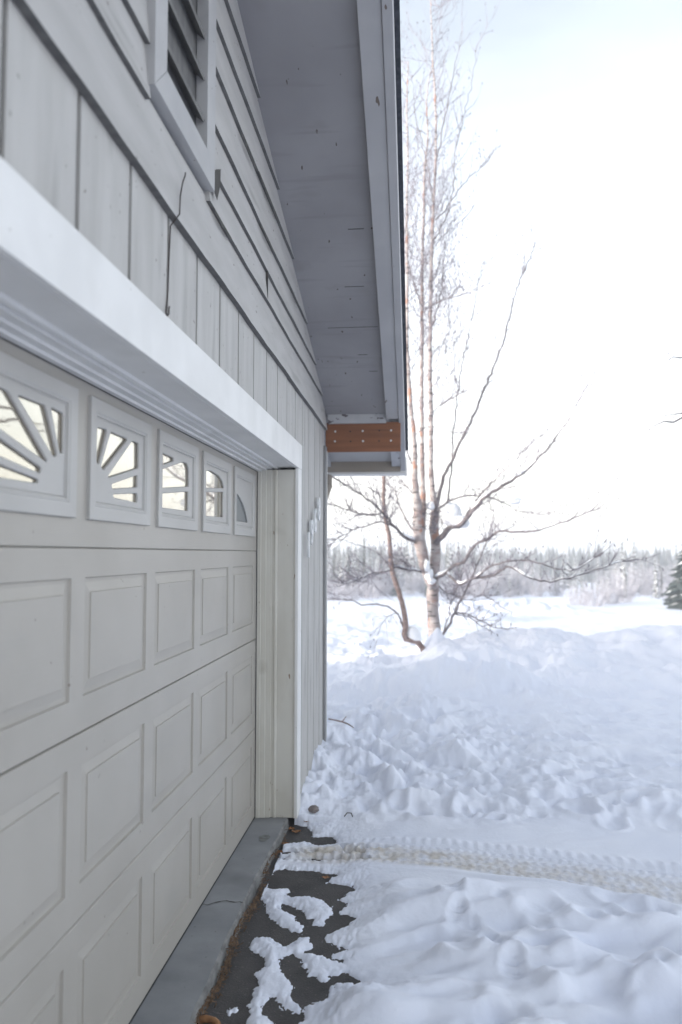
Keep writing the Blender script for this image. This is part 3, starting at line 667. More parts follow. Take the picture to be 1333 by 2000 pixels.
# house number
for (ch, y, z) in (('1', 5.05, 1.647), ('9', 5.205, 1.735), ('6', 5.385, 1.825), ('8', 5.60, 1.918)):
    cu = bpy.data.curves.new('t', 'FONT'); cu.body = ch; cu.size = .235; cu.extrude = .004; cu.bevel_depth = .003; cu.align_x = 'CENTER'; cu.offset = .001
    ob = bpy.data.objects.new('tmp', cu); col.objects.link(ob)
    dg = bpy.context.evaluated_depsgraph_get(); dg.update()
    me_ = bpy.data.meshes.new_from_object(ob.evaluated_get(dg)); bpy.data.objects.remove(ob); bpy.data.curves.remove(cu)
    me_.transform(Matrix(((0, 0, 1, XW+.024+.75), (1, 0, 0, y-2.19), (0, 1, 0, z-.084), (0, 0, 0, 1))))
    me_.materials.clear(); me_.materials.append(M['digit'])
    o = bpy.data.objects.new('house_number', me_); col.objects.link(o); o.parent = g; o['label'] = 'white house number digit %s' % ch
# bent flashing sliver beside the vent and loose wire
mb = MB(); mb.quad([(XW+.030, 2.556, 2.86), (XW+.034, 2.60, 2.835), (XW+.040, 2.62, 2.90), (XW+.046, 2.60, 2.95), (XW+.038, 2.562, 2.93)])
part(mb, 'flashing', M['groove'])
wire = MB()
wp = [(XW+.031, 2.235, 2.752), (XW+.034, 2.222, 2.735), (XW+.030, 2.212, 2.71), (XW+.028, 2.196, 2.66), (XW+.030, 2.186, 2.60), (XW+.006, 2.175, 2.56), (XW+.004, 2.17, 2.45), (XW+.006, 2.160, 2.36), (XW+.004, 2.150, 2.29), (XW+.012, 2.135, 2.272), (XW+.024, 2.118, 2.276), (XW+.028, 2.105, 2.288), (XW+.026, 2.118, 2.296)]
wire.tube(wp, .0021, 6); part(wire, 'wire', M['nailrust'])

# ================================================================== BIRCH
def jit(v, s): return Vector((v.x+random.uniform(-s, s), v.y+random.uniform(-s, s), v.z+random.uniform(-s, s)))
def poly(px, Y0, dy=0):
    n = len(px); return [at(x, y, Y0+dy*k/max(1, n-1)) for k, (x, y) in enumerate(px)]
def resample(P, rad, step=.09, wob=.008):
    out = []; ro = []
    for k in range(len(P)-1):
        n = max(1, int((P[k+1]-P[k]).length/step))
        for j in range(n):
            t = j/n
            p0 = P[max(k-1, 0)]; p1 = P[k]; p2 = P[k+1]; p3 = P[min(k+2, len(P)-1)]
            q_ = .5*((2*p1)+(p2-p0)*t+(2*p0-5*p1+4*p2-p3)*t*t+(-p0+3*p1-3*p2+p3)*t**3)
            out.append(jit(q_, wob)); ro.append(rad[k]*(1-t)+rad[k+1]*t)
    out.append(P[-1]); ro.append(rad[-1]); return out, ro
PXM = 12/1496.4   # metres per photo pixel at the tree
SNOWP = []
def twig(mb, p, d, L, r, lev, up=.12, frost=0):
    """a fine shoot with side shoots"""
    n = max(3, int(L/.07)); pts = [p.copy()]; d = d.normalized(); q_ = p.copy()
    for k in range(n):
        d = (d+Vector((random.uniform(-.22, .22), random.uniform(-.22, .22), random.uniform(-.2, .2)+up*.3))).normalized()
        q_ = q_+d*(L/n); pts.append(q_.copy())
        if lev > 0 and k > 0 and random.random() < .62:
            s = Vector((random.uniform(-1, 1), random.uniform(-1, 1), random.uniform(-.5, .9)))
            twig(mb, q_, (d+s*.75), L*random.uniform(.28, .6), r*.6, lev-1, up)
    mb.tube(pts, [r*(1-.75*k/n) for k in range(n+1)], 3, 0, False)
    if lev == 0 and random.random() < .35:   # catkin or seed clump at the tip
        e = pts[-1]; mb.tube([e, e+Vector((random.uniform(-.02, .02), random.uniform(-.02, .02), -.035))], [.007, .005], 4, 0)
def make_birch():
    t = thing('birch_tree', 'tall bare birch with several stems rising beyond the garage corner', 'tree', at(850, 1262, 12))
    org = t.location.copy()
    def put(mb, name, m_, parent=t, **k):
        mb.v = [(x-org.x, y-org.y, z-org.z) for x, y, z in mb.v]
        return mb.build(name, m_, parent, **k)
    def stem(name, pts, wid, Y=12, dy=0, sides=10, mt='bark', wob=.006):
        P = poly(pts, Y, dy); rad = [w_*PXM/2 for w_ in wid]; Q, r = resample(P, rad, .07, wob)
        r = [a*(1+random.uniform(-.07, .07)) for a in r]
        mb = MB(); mb.tube(Q, r, sides, 0); o = put(mb, name, M[mt], smooth=True); return Q, r
    stems = []
    stems.append(stem('trunk', [(852, 1290), (851, 1250), (847, 1215), (846, 1180), (846, 1150), (848, 1128), (851, 1100), (851, 1060), (848, 1030), (851, 1000), (846, 965), (842, 920), (842, 880), (842, 800), (840, 750), (840, 700), (841, 640), (842, 560), (844, 500), (846, 428), (852, 300), (850, 180), (845, 100), (842, 10), (841, -40)],
                      [30, 27, 25, 25, 24, 22, 21, 20, 20, 17, 12, 11, 10, 10, 10, 9, 8, 7.5, 7, 6, 5, 4, 3, 1.8, 1], 12, .3))
    stems.append(stem('stem', [(845, 1148), (838, 1128), (829, 1100), (821, 1060), (818, 1030), (817, 1000), (813, 960), (811, 930), (811, 880), (807, 830), (802, 780), (798, 720), (795, 650), (796, 560), (795, 430), (797, 300), (795, 200), (798, 120)],
                      [16, 19, 22, 24, 24, 20, 14, 13, 10, 9, 8.5, 8, 7, 6, 5, 4, 3, 1.5], 11.95, -.3))
    stems.append(stem('stem', [(824, 1050), (827, 1010), (827, 970), (826, 940), (825, 880), (824, 800), (824, 720), (825, 640), (825, 560), (826, 500), (828, 428), (830, 330), (836, 270), (834, 190), (846, 120)],
                      [14, 13, 12, 11, 10, 9, 8.5, 8, 7, 6.5, 6, 5, 4, 2.5, 1.2], 12.05, .5))
    br = []
    def branch(pts, w0, w1, dy, Y=12, mt='branch', snow=0, tw=10, tl=.5, tr=.0068, lev=2):
        n = len(pts); rad = [w0+(w1-w0)*k/(n-1) for k in range(n)]
        P = poly(pts, Y, dy); Q, r = resample(P, [a*PXM/2 for a in rad], .08, .012)
        br.append((Q, r, snow, tw, tl, tr, lev))
        return Q
    bm_ = MB(); sn_ = MB(); tw_ = MB()
    branch([(851, 1010), (856, 980), (867, 932), (883, 900), (902, 859), (924, 816), (948, 757), (978, 684), (991, 640), (1010, 565), (1035, 505), (1050, 470)], 9, 1.5, .7, tw=26)
    branch([(868, 990), (875, 973), (883, 905), (887, 838), (895, 770), (905, 700), (926, 608), (935, 549), (945, 508)], 4.5, 1, .9, tw=14)
    branch([(850, 1062), (868, 1045), (878, 1031), (897, 1028), (911, 1012), (929, 990), (953, 967), (989, 945), (1010, 932), (1056, 892), (1100, 835), (1130, 785)], 12, 1.5, -1.6, snow=1, tw=26)
    branch([(905, 1015), (925, 985), (950, 955), (975, 930), (1000, 905), (1025, 880)], 4, 1, -1.8, Y=11.8, snow=1, tw=12)
    branch([(851, 1010), (856, 997), (877, 979), (915, 967), (944, 970), (989, 983), (1015, 1000), (1050, 1005)], 4.5, 1, -.9, tw=12)
    branch([(851, 1131), (858, 1126), (874, 1117), (890, 1102), (906, 1098), (928, 1066), (955, 1053), (976, 1037), (1014, 1040), (1066, 1032), (1108, 1017), (1165, 996)], 8, 1.6, -1.9, snow=1, tw=26, tl=.4)
    branch([(872, 1118), (885, 1130), (899, 1141), (930, 1129), (965, 1123), (993, 1108), (1025, 1123), (1066, 1136), (1108, 1129), (1160, 1113), (1217, 1097)], 5.5, 1.5, -2.3, Y=11.7, snow=2, tw=30, tl=.35)
    branch([(930, 1129), (952, 1110), (993, 1096), (1035, 1095), (1097, 1113), (1130, 1108), (1180, 1080)], 3.5, 1, -1.8, Y=11.0, snow=2, tw=18, tl=.3)
    branch([(858, 1262), (861, 1248), (877, 1224), (888, 1197), (906, 1161), (917, 1138), (928, 1116), (940, 1087), (950, 1060), (958, 1035), (966, 1000)], 6, 1, -.9, tw=18)
    branch([(861, 1250), (870, 1225), (877, 1201), (881, 1181), (890, 1163), (893, 1130)], 3, 1, .4, tw=8)
    branch([(888, 1198), (915, 1200), (935, 1210), (958, 1222), (990, 1228), (1010, 1226)], 3.2, 1, -1, Y=11.8, tw=10, tl=.3)
    branch([(886, 1200), (915, 1205), (945, 1225), (958, 1236)], 2.5, 1, .4, Y=11.8, tw=8, tl=.25)
    branch([(851, 1138), (868, 1155), (888, 1162), (915, 1172), (945, 1163), (985, 1190)], 3.2, .9, .9, tw=10)
    branch([(818, 1062), (807, 1057), (789, 1046), (769, 1028), (760, 1015), (742, 997), (724, 979), (690, 956), (655, 934), (620, 915)], 8, 1.2, -1.5, snow=1, tw=26, tl=.6)
    branch([(818, 1042), (807, 1035), (793, 1012), (778, 979), (769, 956), (751, 940), (730, 915)], 5, 1, .7, tw=14)
    branch([(765, 1022), (757, 1017), (740, 1004), (712, 1006), (690, 999), (640, 983), (600, 985)], 4, 1, -.9, Y=11.7, tw=18, tl=.5)
    branch([(770, 1030), (753, 1021), (735, 1020), (712, 1028), (690, 1035), (650, 1060), (620, 1085)], 3.6, 1, -.9, Y=11.5, tw=18, tl=.5)
    branch([(829, 1120), (817, 1116), (790, 1111), (773, 1109), (755, 1115), (740, 1118), (722, 1122), (700, 1132), (672, 1140)], 5, 1.2, -1.2, snow=2, tw=40, tl=.55, lev=2)
    branch([(816, 985), (805, 961), (793, 948), (780, 936), (765, 915)], 3.5, 1, .5, tw=8)
    branch([(811, 930), (803, 900), (797, 880), (794, 840)], 3.5, 1.5, -.5, tw=5)
    branch([(842, 806), (870, 785), (895, 772), (925, 757), (960, 735)], 2.6, .7, -.8, tw=8)
    branch([(812, 850), (828, 838), (845, 833), (870, 838), (905, 850)], 2.4, .7, -.6, tw=5)
    branch([(842, 598), (865, 585), (898, 578), (915, 568), (940, 560)], 2.4, .6, -.6, tw=8)
    for (Q, r, snow_, tw, tl, tr, lev) in br:
        bm_ = MB(); bm_.tube(Q, r, 6, 0); put(bm_, 'branch', M['branch'], smooth=True)
        n = len(Q)
        for _ in range(int(tw*1.8)):
            k = random.randrange(max(1, n//6), n); d = (Q[min(k, n-1)]-Q[max(k-1, 0)]).normalized()
            s = Vector((random.uniform(-1, 1), random.uniform(-1, 1), random.uniform(-.35, .95)))
            twig(tw_, Q[k], d*.8+s, tl*random.uniform(.4, 1.1), tr, lev if random.random() < .5 else 1)
        if snow_:
            k = 0
            while k < n-3:
                L_ = random.randint(2, 9); kk = min(n-1, k+L_)
                if random.random() < (.8 if snow_ == 2 else .62):
                    seg = Q[k:kk+1]
                    rr = [max(r[k+j]*1.15, .009)*random.uniform(.8, 1.25)*math.sin(math.pi*(j+.6)/(len(seg)+.2)) for j in range(len(seg))]
                    sn_ = MB(); sn_.tube([q_+Vector((0, 0, r[min(k+j, n-1)]*.75+rr[j]*.45)) for j, q_ in enumerate(seg)], rr, 6, 0); put(sn_, 'snow_load', M['snowcap'], smooth=True)
                k = kk+random.randint(0, 3)
    # upper stems: ascending fine branches
    for si, (Q, r) in enumerate(stems):
        n = len(Q)
        for k in range(n):
            z = Q[k].z
            if z < 3.6: continue
            pr = .4 if z < 5 else .62
            for rep in range(1):
                if random.random() < pr:
                    side = random.choice((-1, 1, 1)); a = random.uniform(-1, 1)
                    d = Vector((side*random.uniform(.4, 1.2), a*.9, random.uniform(.4, 1.1)))
                    L_ = random.uniform(.3, 1.3)**1.3*(1.15 if z < 7 else .75)
                    twig(tw_, Q[k], d, L_, .0062*min(1, r[k]/.02+.35), 2, .35)
    for (pts, n_) in (([(852, 430), (880, 395), (905, 360), (940, 325), (975, 285)], 16), ([(846, 470), (868, 430), (885, 380), (890, 300), (905, 230), (925, 150), (931, 90)], 18), ([(850, 340), (866, 250), (885, 150), (903, 60)], 14), ([(824, 600), (810, 560), (800, 520), (790, 450)], 10), ([(843, 640), (858, 590), (866, 520), (872, 460), (890, 420)], 14), ([(846, 400), (836, 330), (812, 220), (806, 150)], 16)):
        P = poly(pts, 12.1, random.uniform(-.8, .8)); Q, r = resample(P, [max(.4, 3.0-2.2*k/(len(pts)-1))*PXM/2 for k in range(len(pts))], .09, .02)
        bm_ = MB(); bm_.tube(Q, r, 5, 0); put(bm_, 'branch', M['branch'], smooth=True)
        for _ in range(n_):
            k = random.randrange(1, len(Q)); twig(tw_, Q[k], (Q[k]-Q[k-1]).normalized()+Vector((random.uniform(-.9, .9), random.uniform(-.9, .9), random.uniform(-.1, .8))), random.uniform(.2, .6), .005, 1, .2)
    # thicket of small snowy shoots in the fork
    for _ in range(60):
        p = at(random.uniform(820, 872), random.uniform(985, 1050), 11.88); twig(tw_, p, Vector((random.uniform(-1, 1), random.uniform(-.6, 0), random.uniform(-.3, 1))), random.uniform(.12, .3), .007, 0)
    put(tw_, 'twig', M['twig'])
    # lumps of snow in the forks
    for (px, py, Yq, sx, sz) in ((884, 1006, 11.8, .14, .19), (895, 1019, 11.7, .18, .10), (905, 1022, 11.6, .10, .07), (878, 990, 11.8, .07, .08), (1005, 978, 11.0, .09, .06), (842, 988, 11.9, .06, .07), (838, 1122, 11.9, .07, .11), (834, 1105, 11.85, .045, .10), (844, 1135, 11.87, .06, .05)):
        bm2 = bmesh.new(); bmesh.ops.create_icosphere(bm2, subdivisions=3, radius=1)
        c = at(px, py, Yq)
        for v_ in bm2.verts:
            n_ = float(fbm(np.array([[v_.co.x*1.6+px]]), np.array([[v_.co.z*1.6+v_.co.y*1.3]]), 3)[0, 0])
            v_.co *= 1+.35*n_; v_.co = Vector((v_.co.x*sx, v_.co.y*sx*.9, v_.co.z*sz))+c
        lump = MB(); lump.v = [tuple(v_.co) for v_ in bm2.verts]; lump.f = [tuple(v_.index for v_ in f_.verts) for f_ in bm2.faces]; lump.m = [0]*len(lump.f); bm2.free()
        put(lump, 'snow_clump', M['snowcap'], smooth=True)
    return t
make_birch()
def make_leaning():
    pts = [(830, 1278), (825, 1265), (816, 1253), (793, 1249), (790, 1238), (793, 1222), (787, 1183), (778, 1152), (766, 1114), (764, 1091), (760, 1044), (753, 1012), (750, 979), (750, 938), (748, 880), (752, 800), (750, 720), (757, 640)]
    t = thing('young_birch', 'slender reddish young birch leaning left with a crooked foot, beside the big birch', 'tree', at(825, 1270, 11.6))
    org = t.location.copy()
    P = poly(pts, 11.6, -.2); wid = [9, 12, 12, 11, 11, 11, 10, 10, 9, 9, 8.5, 8, 7.5, 7, 6, 5, 4, 2]
    Q, r = resample(P, [w_*11.6/1496/2 for w_ in wid], .06, .005)
    mb = MB(); mb.tube(Q, r, 8, 0); mb.v = [(x-org.x, y-org.y, z-org.z) for x, y, z in mb.v]; mb.build('trunk', M['bark_red'], t, smooth=True)
    mb = MB(); tw = MB()
    for (pp, w0) in (([(787, 1224), (783, 1210), (778, 1199), (757, 1185), (735, 1181), (706, 1181), (690, 1173), (640, 1170), (600, 1180)], 4), ([(778, 1199), (765, 1200), (752, 1212), (742, 1230)], 1.8), ([(766, 1114), (745, 1085), (720, 1070), (690, 1062)], 2), ([(750, 979), (733, 960), (700, 945), (650, 950)], 2.2), ([(751, 940), (775, 925), (790, 900)], 2)):
        Q2, r2 = resample(poly(pp, 11.6, -.5), [max(.8, w0*(1-.7*k/len(pp)))*11.6/1496/2 for k in range(len(pp))], .08, .01)
        mb = MB(); mb.tube(Q2, r2, 5, 0); mb.v = [(x-org.x, y-org.y, z-org.z) for x, y, z in mb.v]; mb.build('branch', M['branch'], t)
        for _ in range(9):
            k = random.randrange(1, len(Q2)); twig(tw, Q2[k], (Q2[k]-Q2[k-1]).normalized()+Vector((random.uniform(-.7, .7), random.uniform(-.7, .7), random.uniform(-.7, .5))), random.uniform(.2, .5), .0035, 1, -.2)
    for k in range(20, len(Q), 3):
        twig(tw, Q[k], Vector((random.uniform(-1, 1), random.uniform(-1, 1), .5)), random.uniform(.1, .5), .003, 1)
    for m2, nm, mt in ((tw, 'twig', 'twig'),):
        m2.v = [(x-org.x, y-org.y, z-org.z) for x, y, z in m2.v]; m2.build(nm, M[mt], t)
    bm2 = bmesh.new(); bmesh.ops.create_icosphere(bm2, subdivisions=3, radius=1); c = at(809, 1240, 11.6)
    for v_ in bm2.verts: v_.co = Vector((v_.co.x*.11, v_.co.y*.09, v_.co.z*.13-.04*v_.co.x))+c-org
    m3 = bpy.data.meshes.new('snow_load'); bm2.to_mesh(m3); bm2.free(); m3.materials.append(M['snowcap']); m3.polygons.foreach_set('use_smooth', [True]*len(m3.polygons))
    o = bpy.data.objects.new('snow_load', m3); col.objects.link(o); o.parent = t
make_leaning()
# bare trees to the right, one of them reaching its branches into the frame; the door windows mirror them
def bare_tree(name, label, loc, h, lean, seed, reach=None, dens=2, lf=.30):
    random.seed(seed); t = thing(name, label, 'tree', loc, 'bare trees along the right of the drive'); o = Vector(loc)
    tr = MB(); tw = MB(); P = [Vector((0, 0, -.1))]; d = Vector((lean, 0, 1)).normalized()
    n = 16
    for k in range(n):
        d = (d+Vector((random.uniform(-.08, .08), random.uniform(-.08, .08), .05))).normalized(); P.append(P[-1]+d*h/n)
    R0 = h*.014
    tr.tube(P, [R0*(1-.9*k/n) for k in range(n+1)], 8, 0)
    def limb(p, d, L_, r, lev):
        pts = [p]; q_ = p.copy(); nn = 6
        for k in range(nn):
            d = (d+Vector((random.uniform(-.2, .2), random.uniform(-.2, .2), random.uniform(-.12, .2)))).normalized(); q_ = q_+d*L_/nn; pts.append(q_.copy())
            if lev > 0:
                for _ in range(2):
                    if random.random() < .7: limb(q_, d+Vector((random.uniform(-1, 1), random.uniform(-1, 1), random.uniform(-.4, .8))), L_*random.uniform(.3, .55), r*.55, lev-1)
        (tr if lev > 1 else tw).tube(pts, [r*(1-.8*k/nn) for k in range(nn+1)], 4 if lev < 2 else 6, 0, False)
    for k in range(3, n):
        for _ in range(dens):
            a = random.uniform(0, 6.28); limb(P[k], Vector((math.cos(a), math.sin(a), random.uniform(.2, .9))), h*lf*(1.15-k/n), R0*.35*(1.1-k/n), 2)
    if reach:
        for pts in reach:
            Q, r = resample([q_-o for q_ in pts], [.03-.026*k/(len(pts)-1) for k in range(len(pts))], .1, .02); tr.tube(Q, r, 5, 0)
            for _ in range(10):
                k = random.randrange(len(Q)//2, len(Q)); twig(tw, Q[k], (Q[k]-Q[k-1]).normalized()+Vector((random.uniform(-.5, .5), random.uniform(-.5, .5), random.uniform(-.6, .5))), random.uniform(.15, .4), .004, 1)
    tr.build('trunk', M['branch'], t); tw.build('twig', M['twig'], t); return t
rt = (7.6, 12.5, ground_z(7.6, 12.5)-.05)
bare_tree('roadside_tree', 'bare tree just outside the right edge, twig tips reaching in', rt, 8.5, .05, 11,
          [[Vector((7.6, 12.5, 3.6)), at(1420, 770, 10.8), at(1333, 816, 10.3), at(1295, 826, 10.1), at(1258, 842, 10)],
           [Vector((7.6, 12.5, 3.5)), at(1400, 800, 10.8), at(1333, 809, 10.6), at(1290, 813, 10.5)],
           [Vector((7.6, 12.5, 4.5)), at(1400, 690, 10.9), at(1333, 696, 10.6), at(1297, 703, 10.4)]])
bare_tree('roadside_tree', 'second bare tree beyond the right edge of the drive', (9.5, 9.0, -.1), 10, -.03, 12)
bare_tree('roadside_tree', 'third bare tree beyond the right edge of the drive', (8.5, 6.0, -.1), 11, .02, 13)
bare_tree('roadside_tree', 'fourth bare tree beyond the right edge of the drive', (12.5, 13.0, -.1), 10, .0, 14)
bare_tree('roadside_tree', 'dense bare tree farther along, close outside the right edge', (8.3, 16.0, -.1), 8, .04, 15, None, 5, .22)
bare_tree('roadside_tree', 'dense bare tree behind the nearest roadside tree', (9.3, 14.2, -.1), 8, .02, 16, None, 5, .26)
random.seed(21)
# ------------------------------------------------------------------ spruces
def spruce_mesh(name, h, wd, tiers, mt, snow=True, dens=9, narrow=1.0):
    mb = MB(); mb.tube([(0, 0, -.2), (0, 0, h*.5), (0, 0, h*.98)], [h*.018, h*.012, .004], 5, 1)
    for k in range(tiers):
        f = k/tiers; z = h*(.08+.9*f); R = wd*(1-f)**.85*random.uniform(.7, 1.15)+.03
        for j in range(dens):
            a = 2*math.pi*(j+random.random()*.8)/dens; L_ = R*random.uniform(.6, 1.15)
            dx, dy = math.cos(a), math.sin(a); dr = L_*random.uniform(.25, .6)
            wq = L_*.30+.02; zz = z+random.uniform(-.03, .03)*h
            p0 = (dx*.01, dy*.01, zz+.03); p1 = (dx*L_*.55-dy*wq, dy*L_*.55+dx*wq, zz-dr*.35); p2 = (dx*L_, dy*L_, zz-dr*.8); p3 = (dx*L_*.55+dy*wq, dy*L_*.55-dx*wq, zz-dr*.35)
            p4 = (dx*L_*.5, dy*L_*.5, zz-dr*.75-.04)
            mb.quad([p0, p1, p2], 0); mb.quad([p0, p2, p3], 0); mb.quad([p0, p1, p4], 0); mb.quad([p0, p3, p4], 0); mb.quad([p1, p4, p2], 0); mb.quad([p3, p4, p2], 0)
            if snow and random.random() < snow:
                e = .012*h/2.4
                mb.quad([(p0[0]*8+dx*L_*.1, p0[1]*8+dy*L_*.1, zz+.03+e), (p1[0]*.85, p1[1]*.85, p1[2]+e), (p2[0]*.93, p2[1]*.93, p2[2]+e*1.2), (p3[0]*.85, p3[1]*.85, p3[2]+e)], 2)
    me_ = bpy.data.meshes.new(name); me_.from_pydata(mb.v, [], mb.f)
    for q_ in (mt, M['spruce_trunk'], M['snowcap']): me_.materials.append(q_)
    me_.polygons.foreach_set('material_index', mb.m); return me_
def near_spruce(x, y, h, wd, label, seed):
    random.seed(seed); z = ground_z(x, y)
    t = thing('spruce_tree', label, 'tree', (x, y, z-.05))
    full = spruce_mesh('s', h, wd, 24, M['needle_g'], .25, 16)
    for nm, keep in (('trunk', 1), ('needles', 0), ('snow_load', 2)):
        bm2 = bmesh.new(); bm2.from_mesh(full)
        bmesh.ops.delete(bm2, geom=[f_ for f_ in bm2.faces if f_.material_index != keep], context='FACES')
        for f_ in bm2.faces: f_.material_index = 0
        m2 = bpy.data.meshes.new(nm); bm2.to_mesh(m2); bm2.free(); m2.materials.append([M['needle_g'], M['spruce_trunk'], M['snowcap']][keep])
        o = bpy.data.objects.new(nm, m2); col.objects.link(o); o.parent = t
near_spruce(9.6, 28, 2.85, 1.15, 'snow laden dark spruce at the right edge of the field', 5)
random.seed(33)
variants = [spruce_mesh('spindly_spruce', 3.0, w_, 15, m_, s_, 6) for (w_, m_, s_) in ((.34, M['needle_g'], True), (.26, M['needle_f'], True), (.40, M['needle_f'], True), (.22, M['needle_g'], False), (.30, M['needle_f'], False))]
cnt = 0
for k in range(285):
    y = random.uniform(38, 78)
    fx = random.random(); x = -8/45*y+fx*(16.5+8)/45*y*1.12-.5
    px = 810+x/y*1496
    h = random.triangular(1.5, 4.3, 2.6)*(y/55)**.5
    if 900 < px < 1200: h *= .62
    if px > 1230: h *= .8
    if random.random() < .06 and px < 1200: h *= 1.3
    o = bpy.data.objects.new('distant_spruce', random.choice(variants)); col.objects.link(o)
    o.location = (x, y, ground_z(x, y)-.05); sc = h/3.0; o.scale = (sc*random.uniform(.8, 1.3), sc, sc); o.rotation_euler = (0, 0, random.uniform(0, 6.28))
    tag(o, 'spindly frosted spruce in the tree line across the field', 'tree', group='spruces in the tree line')
# a few darker ones that stand out
for (px, yb, yt, Y) in ((652, 1150, 1062, 45), (664, 1150, 1058, 46), (680, 1152, 1072, 44), (1223, 1150, 1070, 44), (1205, 1150, 1082, 50), (700, 1150, 1085, 48), (1180, 1148, 1085, 52), (1240, 1148, 1082, 52)):
    p = at(px, yb, Y); z0 = ground_z(p.x, Y); top = at(px, yt, Y).z
    o = bpy.data.objects.new('dark_spruce', variants[0 if px % 2 else 3]); col.objects.link(o); o.location = (p.x, Y, z0-.05); sc = (top-z0)/3.0; o.scale = (sc*1.1, sc*1.1, sc)
    tag(o, 'narrow dark spruce standing out against the frosted tree line', 'tree', group='dark spruces in the tree line')
# frosted shrubs (willow thickets), fine upright twigs
def shrub_mesh(nm, h, wd, n):
    mb = MB()
    for _ in range(n):
        a = random.uniform(0, 6.28); r0 = random.uniform(0, wd*.35); p = Vector((math.cos(a)*r0, math.sin(a)*r0, -.05))
        d = Vector((math.cos(a)*random.uniform(.1, .75), math.sin(a)*random.uniform(.1, .75), 1)); q_ = p.copy(); pts = [p]; L_ = h*random.uniform(.6, 1.15)
        for k in range(5):
            d = (d+Vector((random.uniform(-.2, .2), random.uniform(-.2, .2), -.02))).normalized(); q_ = q_+d*L_/5; pts.append(q_.copy())
            for _2 in range(3):
                if k > 0: e = q_+(d*.5+Vector((random.uniform(-1, 1), random.uniform(-1, 1), random.uniform(-.1, 1)))).normalized()*L_*random.uniform(.08, .22); mb.tube([q_, e], [.006, .003], 3, 0, False)
        mb.tube(pts, [.012, .010, .008, .007, .005, .004], 3, 0, False)
    me_ = bpy.data.meshes.new(nm); me_.from_pydata(mb.v, [], mb.f); me_.materials.append(M['shrub']); return me_
SV = [shrub_mesh('frosted_shrub', 1.3, 1.2, 60), shrub_mesh('frosted_shrub', 1.0, 1.5, 55), shrub_mesh('frosted_shrub', 1.7, 1.0, 50)]
for k in range(70):
    y = random.uniform(36, 52)
    x = random.uniform(-8, 15.5)/45*y
    px = 810+x/y*1496
    if 690 < px < 1180 and y < 34 and random.random() < .6: continue
    o = bpy.data.objects.new('frosted_shrub', random.choice(SV)); col.objects.link(o); o.location = (x, y, ground_z(x, y)-.03)
    s = random.uniform(.7, 1.25); o.scale = (s, s, s*random.uniform(.8, 1.1)); o.rotation_euler = (0, 0, random.uniform(0, 6.28))
    tag(o, 'bare shrub white with frost at the far side of the field', 'shrub', group='frosted shrubs before the tree line')
for (px, y, s) in ((1120, 31, .9), (1150, 30, 1.0), (1180, 32, .95), (1205, 34, .8), (655, 33, 1.0), (690, 34, .9), (730, 36, 1.0), (900, 36, .8), (990, 38, .7)):
    x = (px-810)/1496*y; o = bpy.data.objects.new('willow_shrub', random.choice(SV)); col.objects.link(o); o.location = (x, y, ground_z(x, y)-.03); o.scale = (s, s, s*.85)
    tag(o, 'nearer frosted willow shrub standing in the sunlit snow', 'shrub', group='nearer willow shrubs in the field')
# far woods as one mass
mb = MB()
for k in range(8000):
    y = random.uniform(85, 300); x = random.uniform(-.42, .62)*y; z = -.12-.0205*min(y-15, 160)-.2; h = random.uniform(2.5, 5.0)+(y-85)*.006; w_ = random.uniform(.35, .9)
    a = random.uniform(0, 3.14); dx, dy = math.cos(a)*w_, math.sin(a)*w_; i = len(mb.v)
    mb.v += [(x-dx, y-dy, z), (x+dx, y+dy, z), (x+dy*.9, y-dx*.9, z), (x-dy*.9, y+dx*.9, z), (x, y, z+h)]
    mb.f += [(i, 1+i, 4+i), (2+i, 3+i, 4+i), (i, 2+i, 4+i), (1+i, 3+i, 4+i)]; mb.m += [0]*4
tag(mb.build('far_forest', M['forest']), 'pale hazy forest far across the snowfield', kind='stuff')
mb = MB(); Nn = 60; top = []
for k in range(Nn+1):
    x = -1200+3200*k/Nn; hz = -3.5+16*math.exp(-((x-500)/420)**2)+7*math.exp(-((x+500)/500)**2)+.8*math.sin(k*1.7)
    top.append((x, hz))
for k in range(Nn):
    (x0, h0), (x1, h1) = top[k], top[k+1]
    mb.quad([(x0, 1300, -4), (x1, 1300, -4), (x1, 1600, h1), (x0, 1600, h0)]); mb.quad([(x0, 1600, h0), (x1, 1600, h1), (x1, 2100, -4), (x0, 2100, -4)])
tag(mb.build('distant_hill', M['forest'], smooth=True), 'low wooded hill on the horizon', kind='structure')
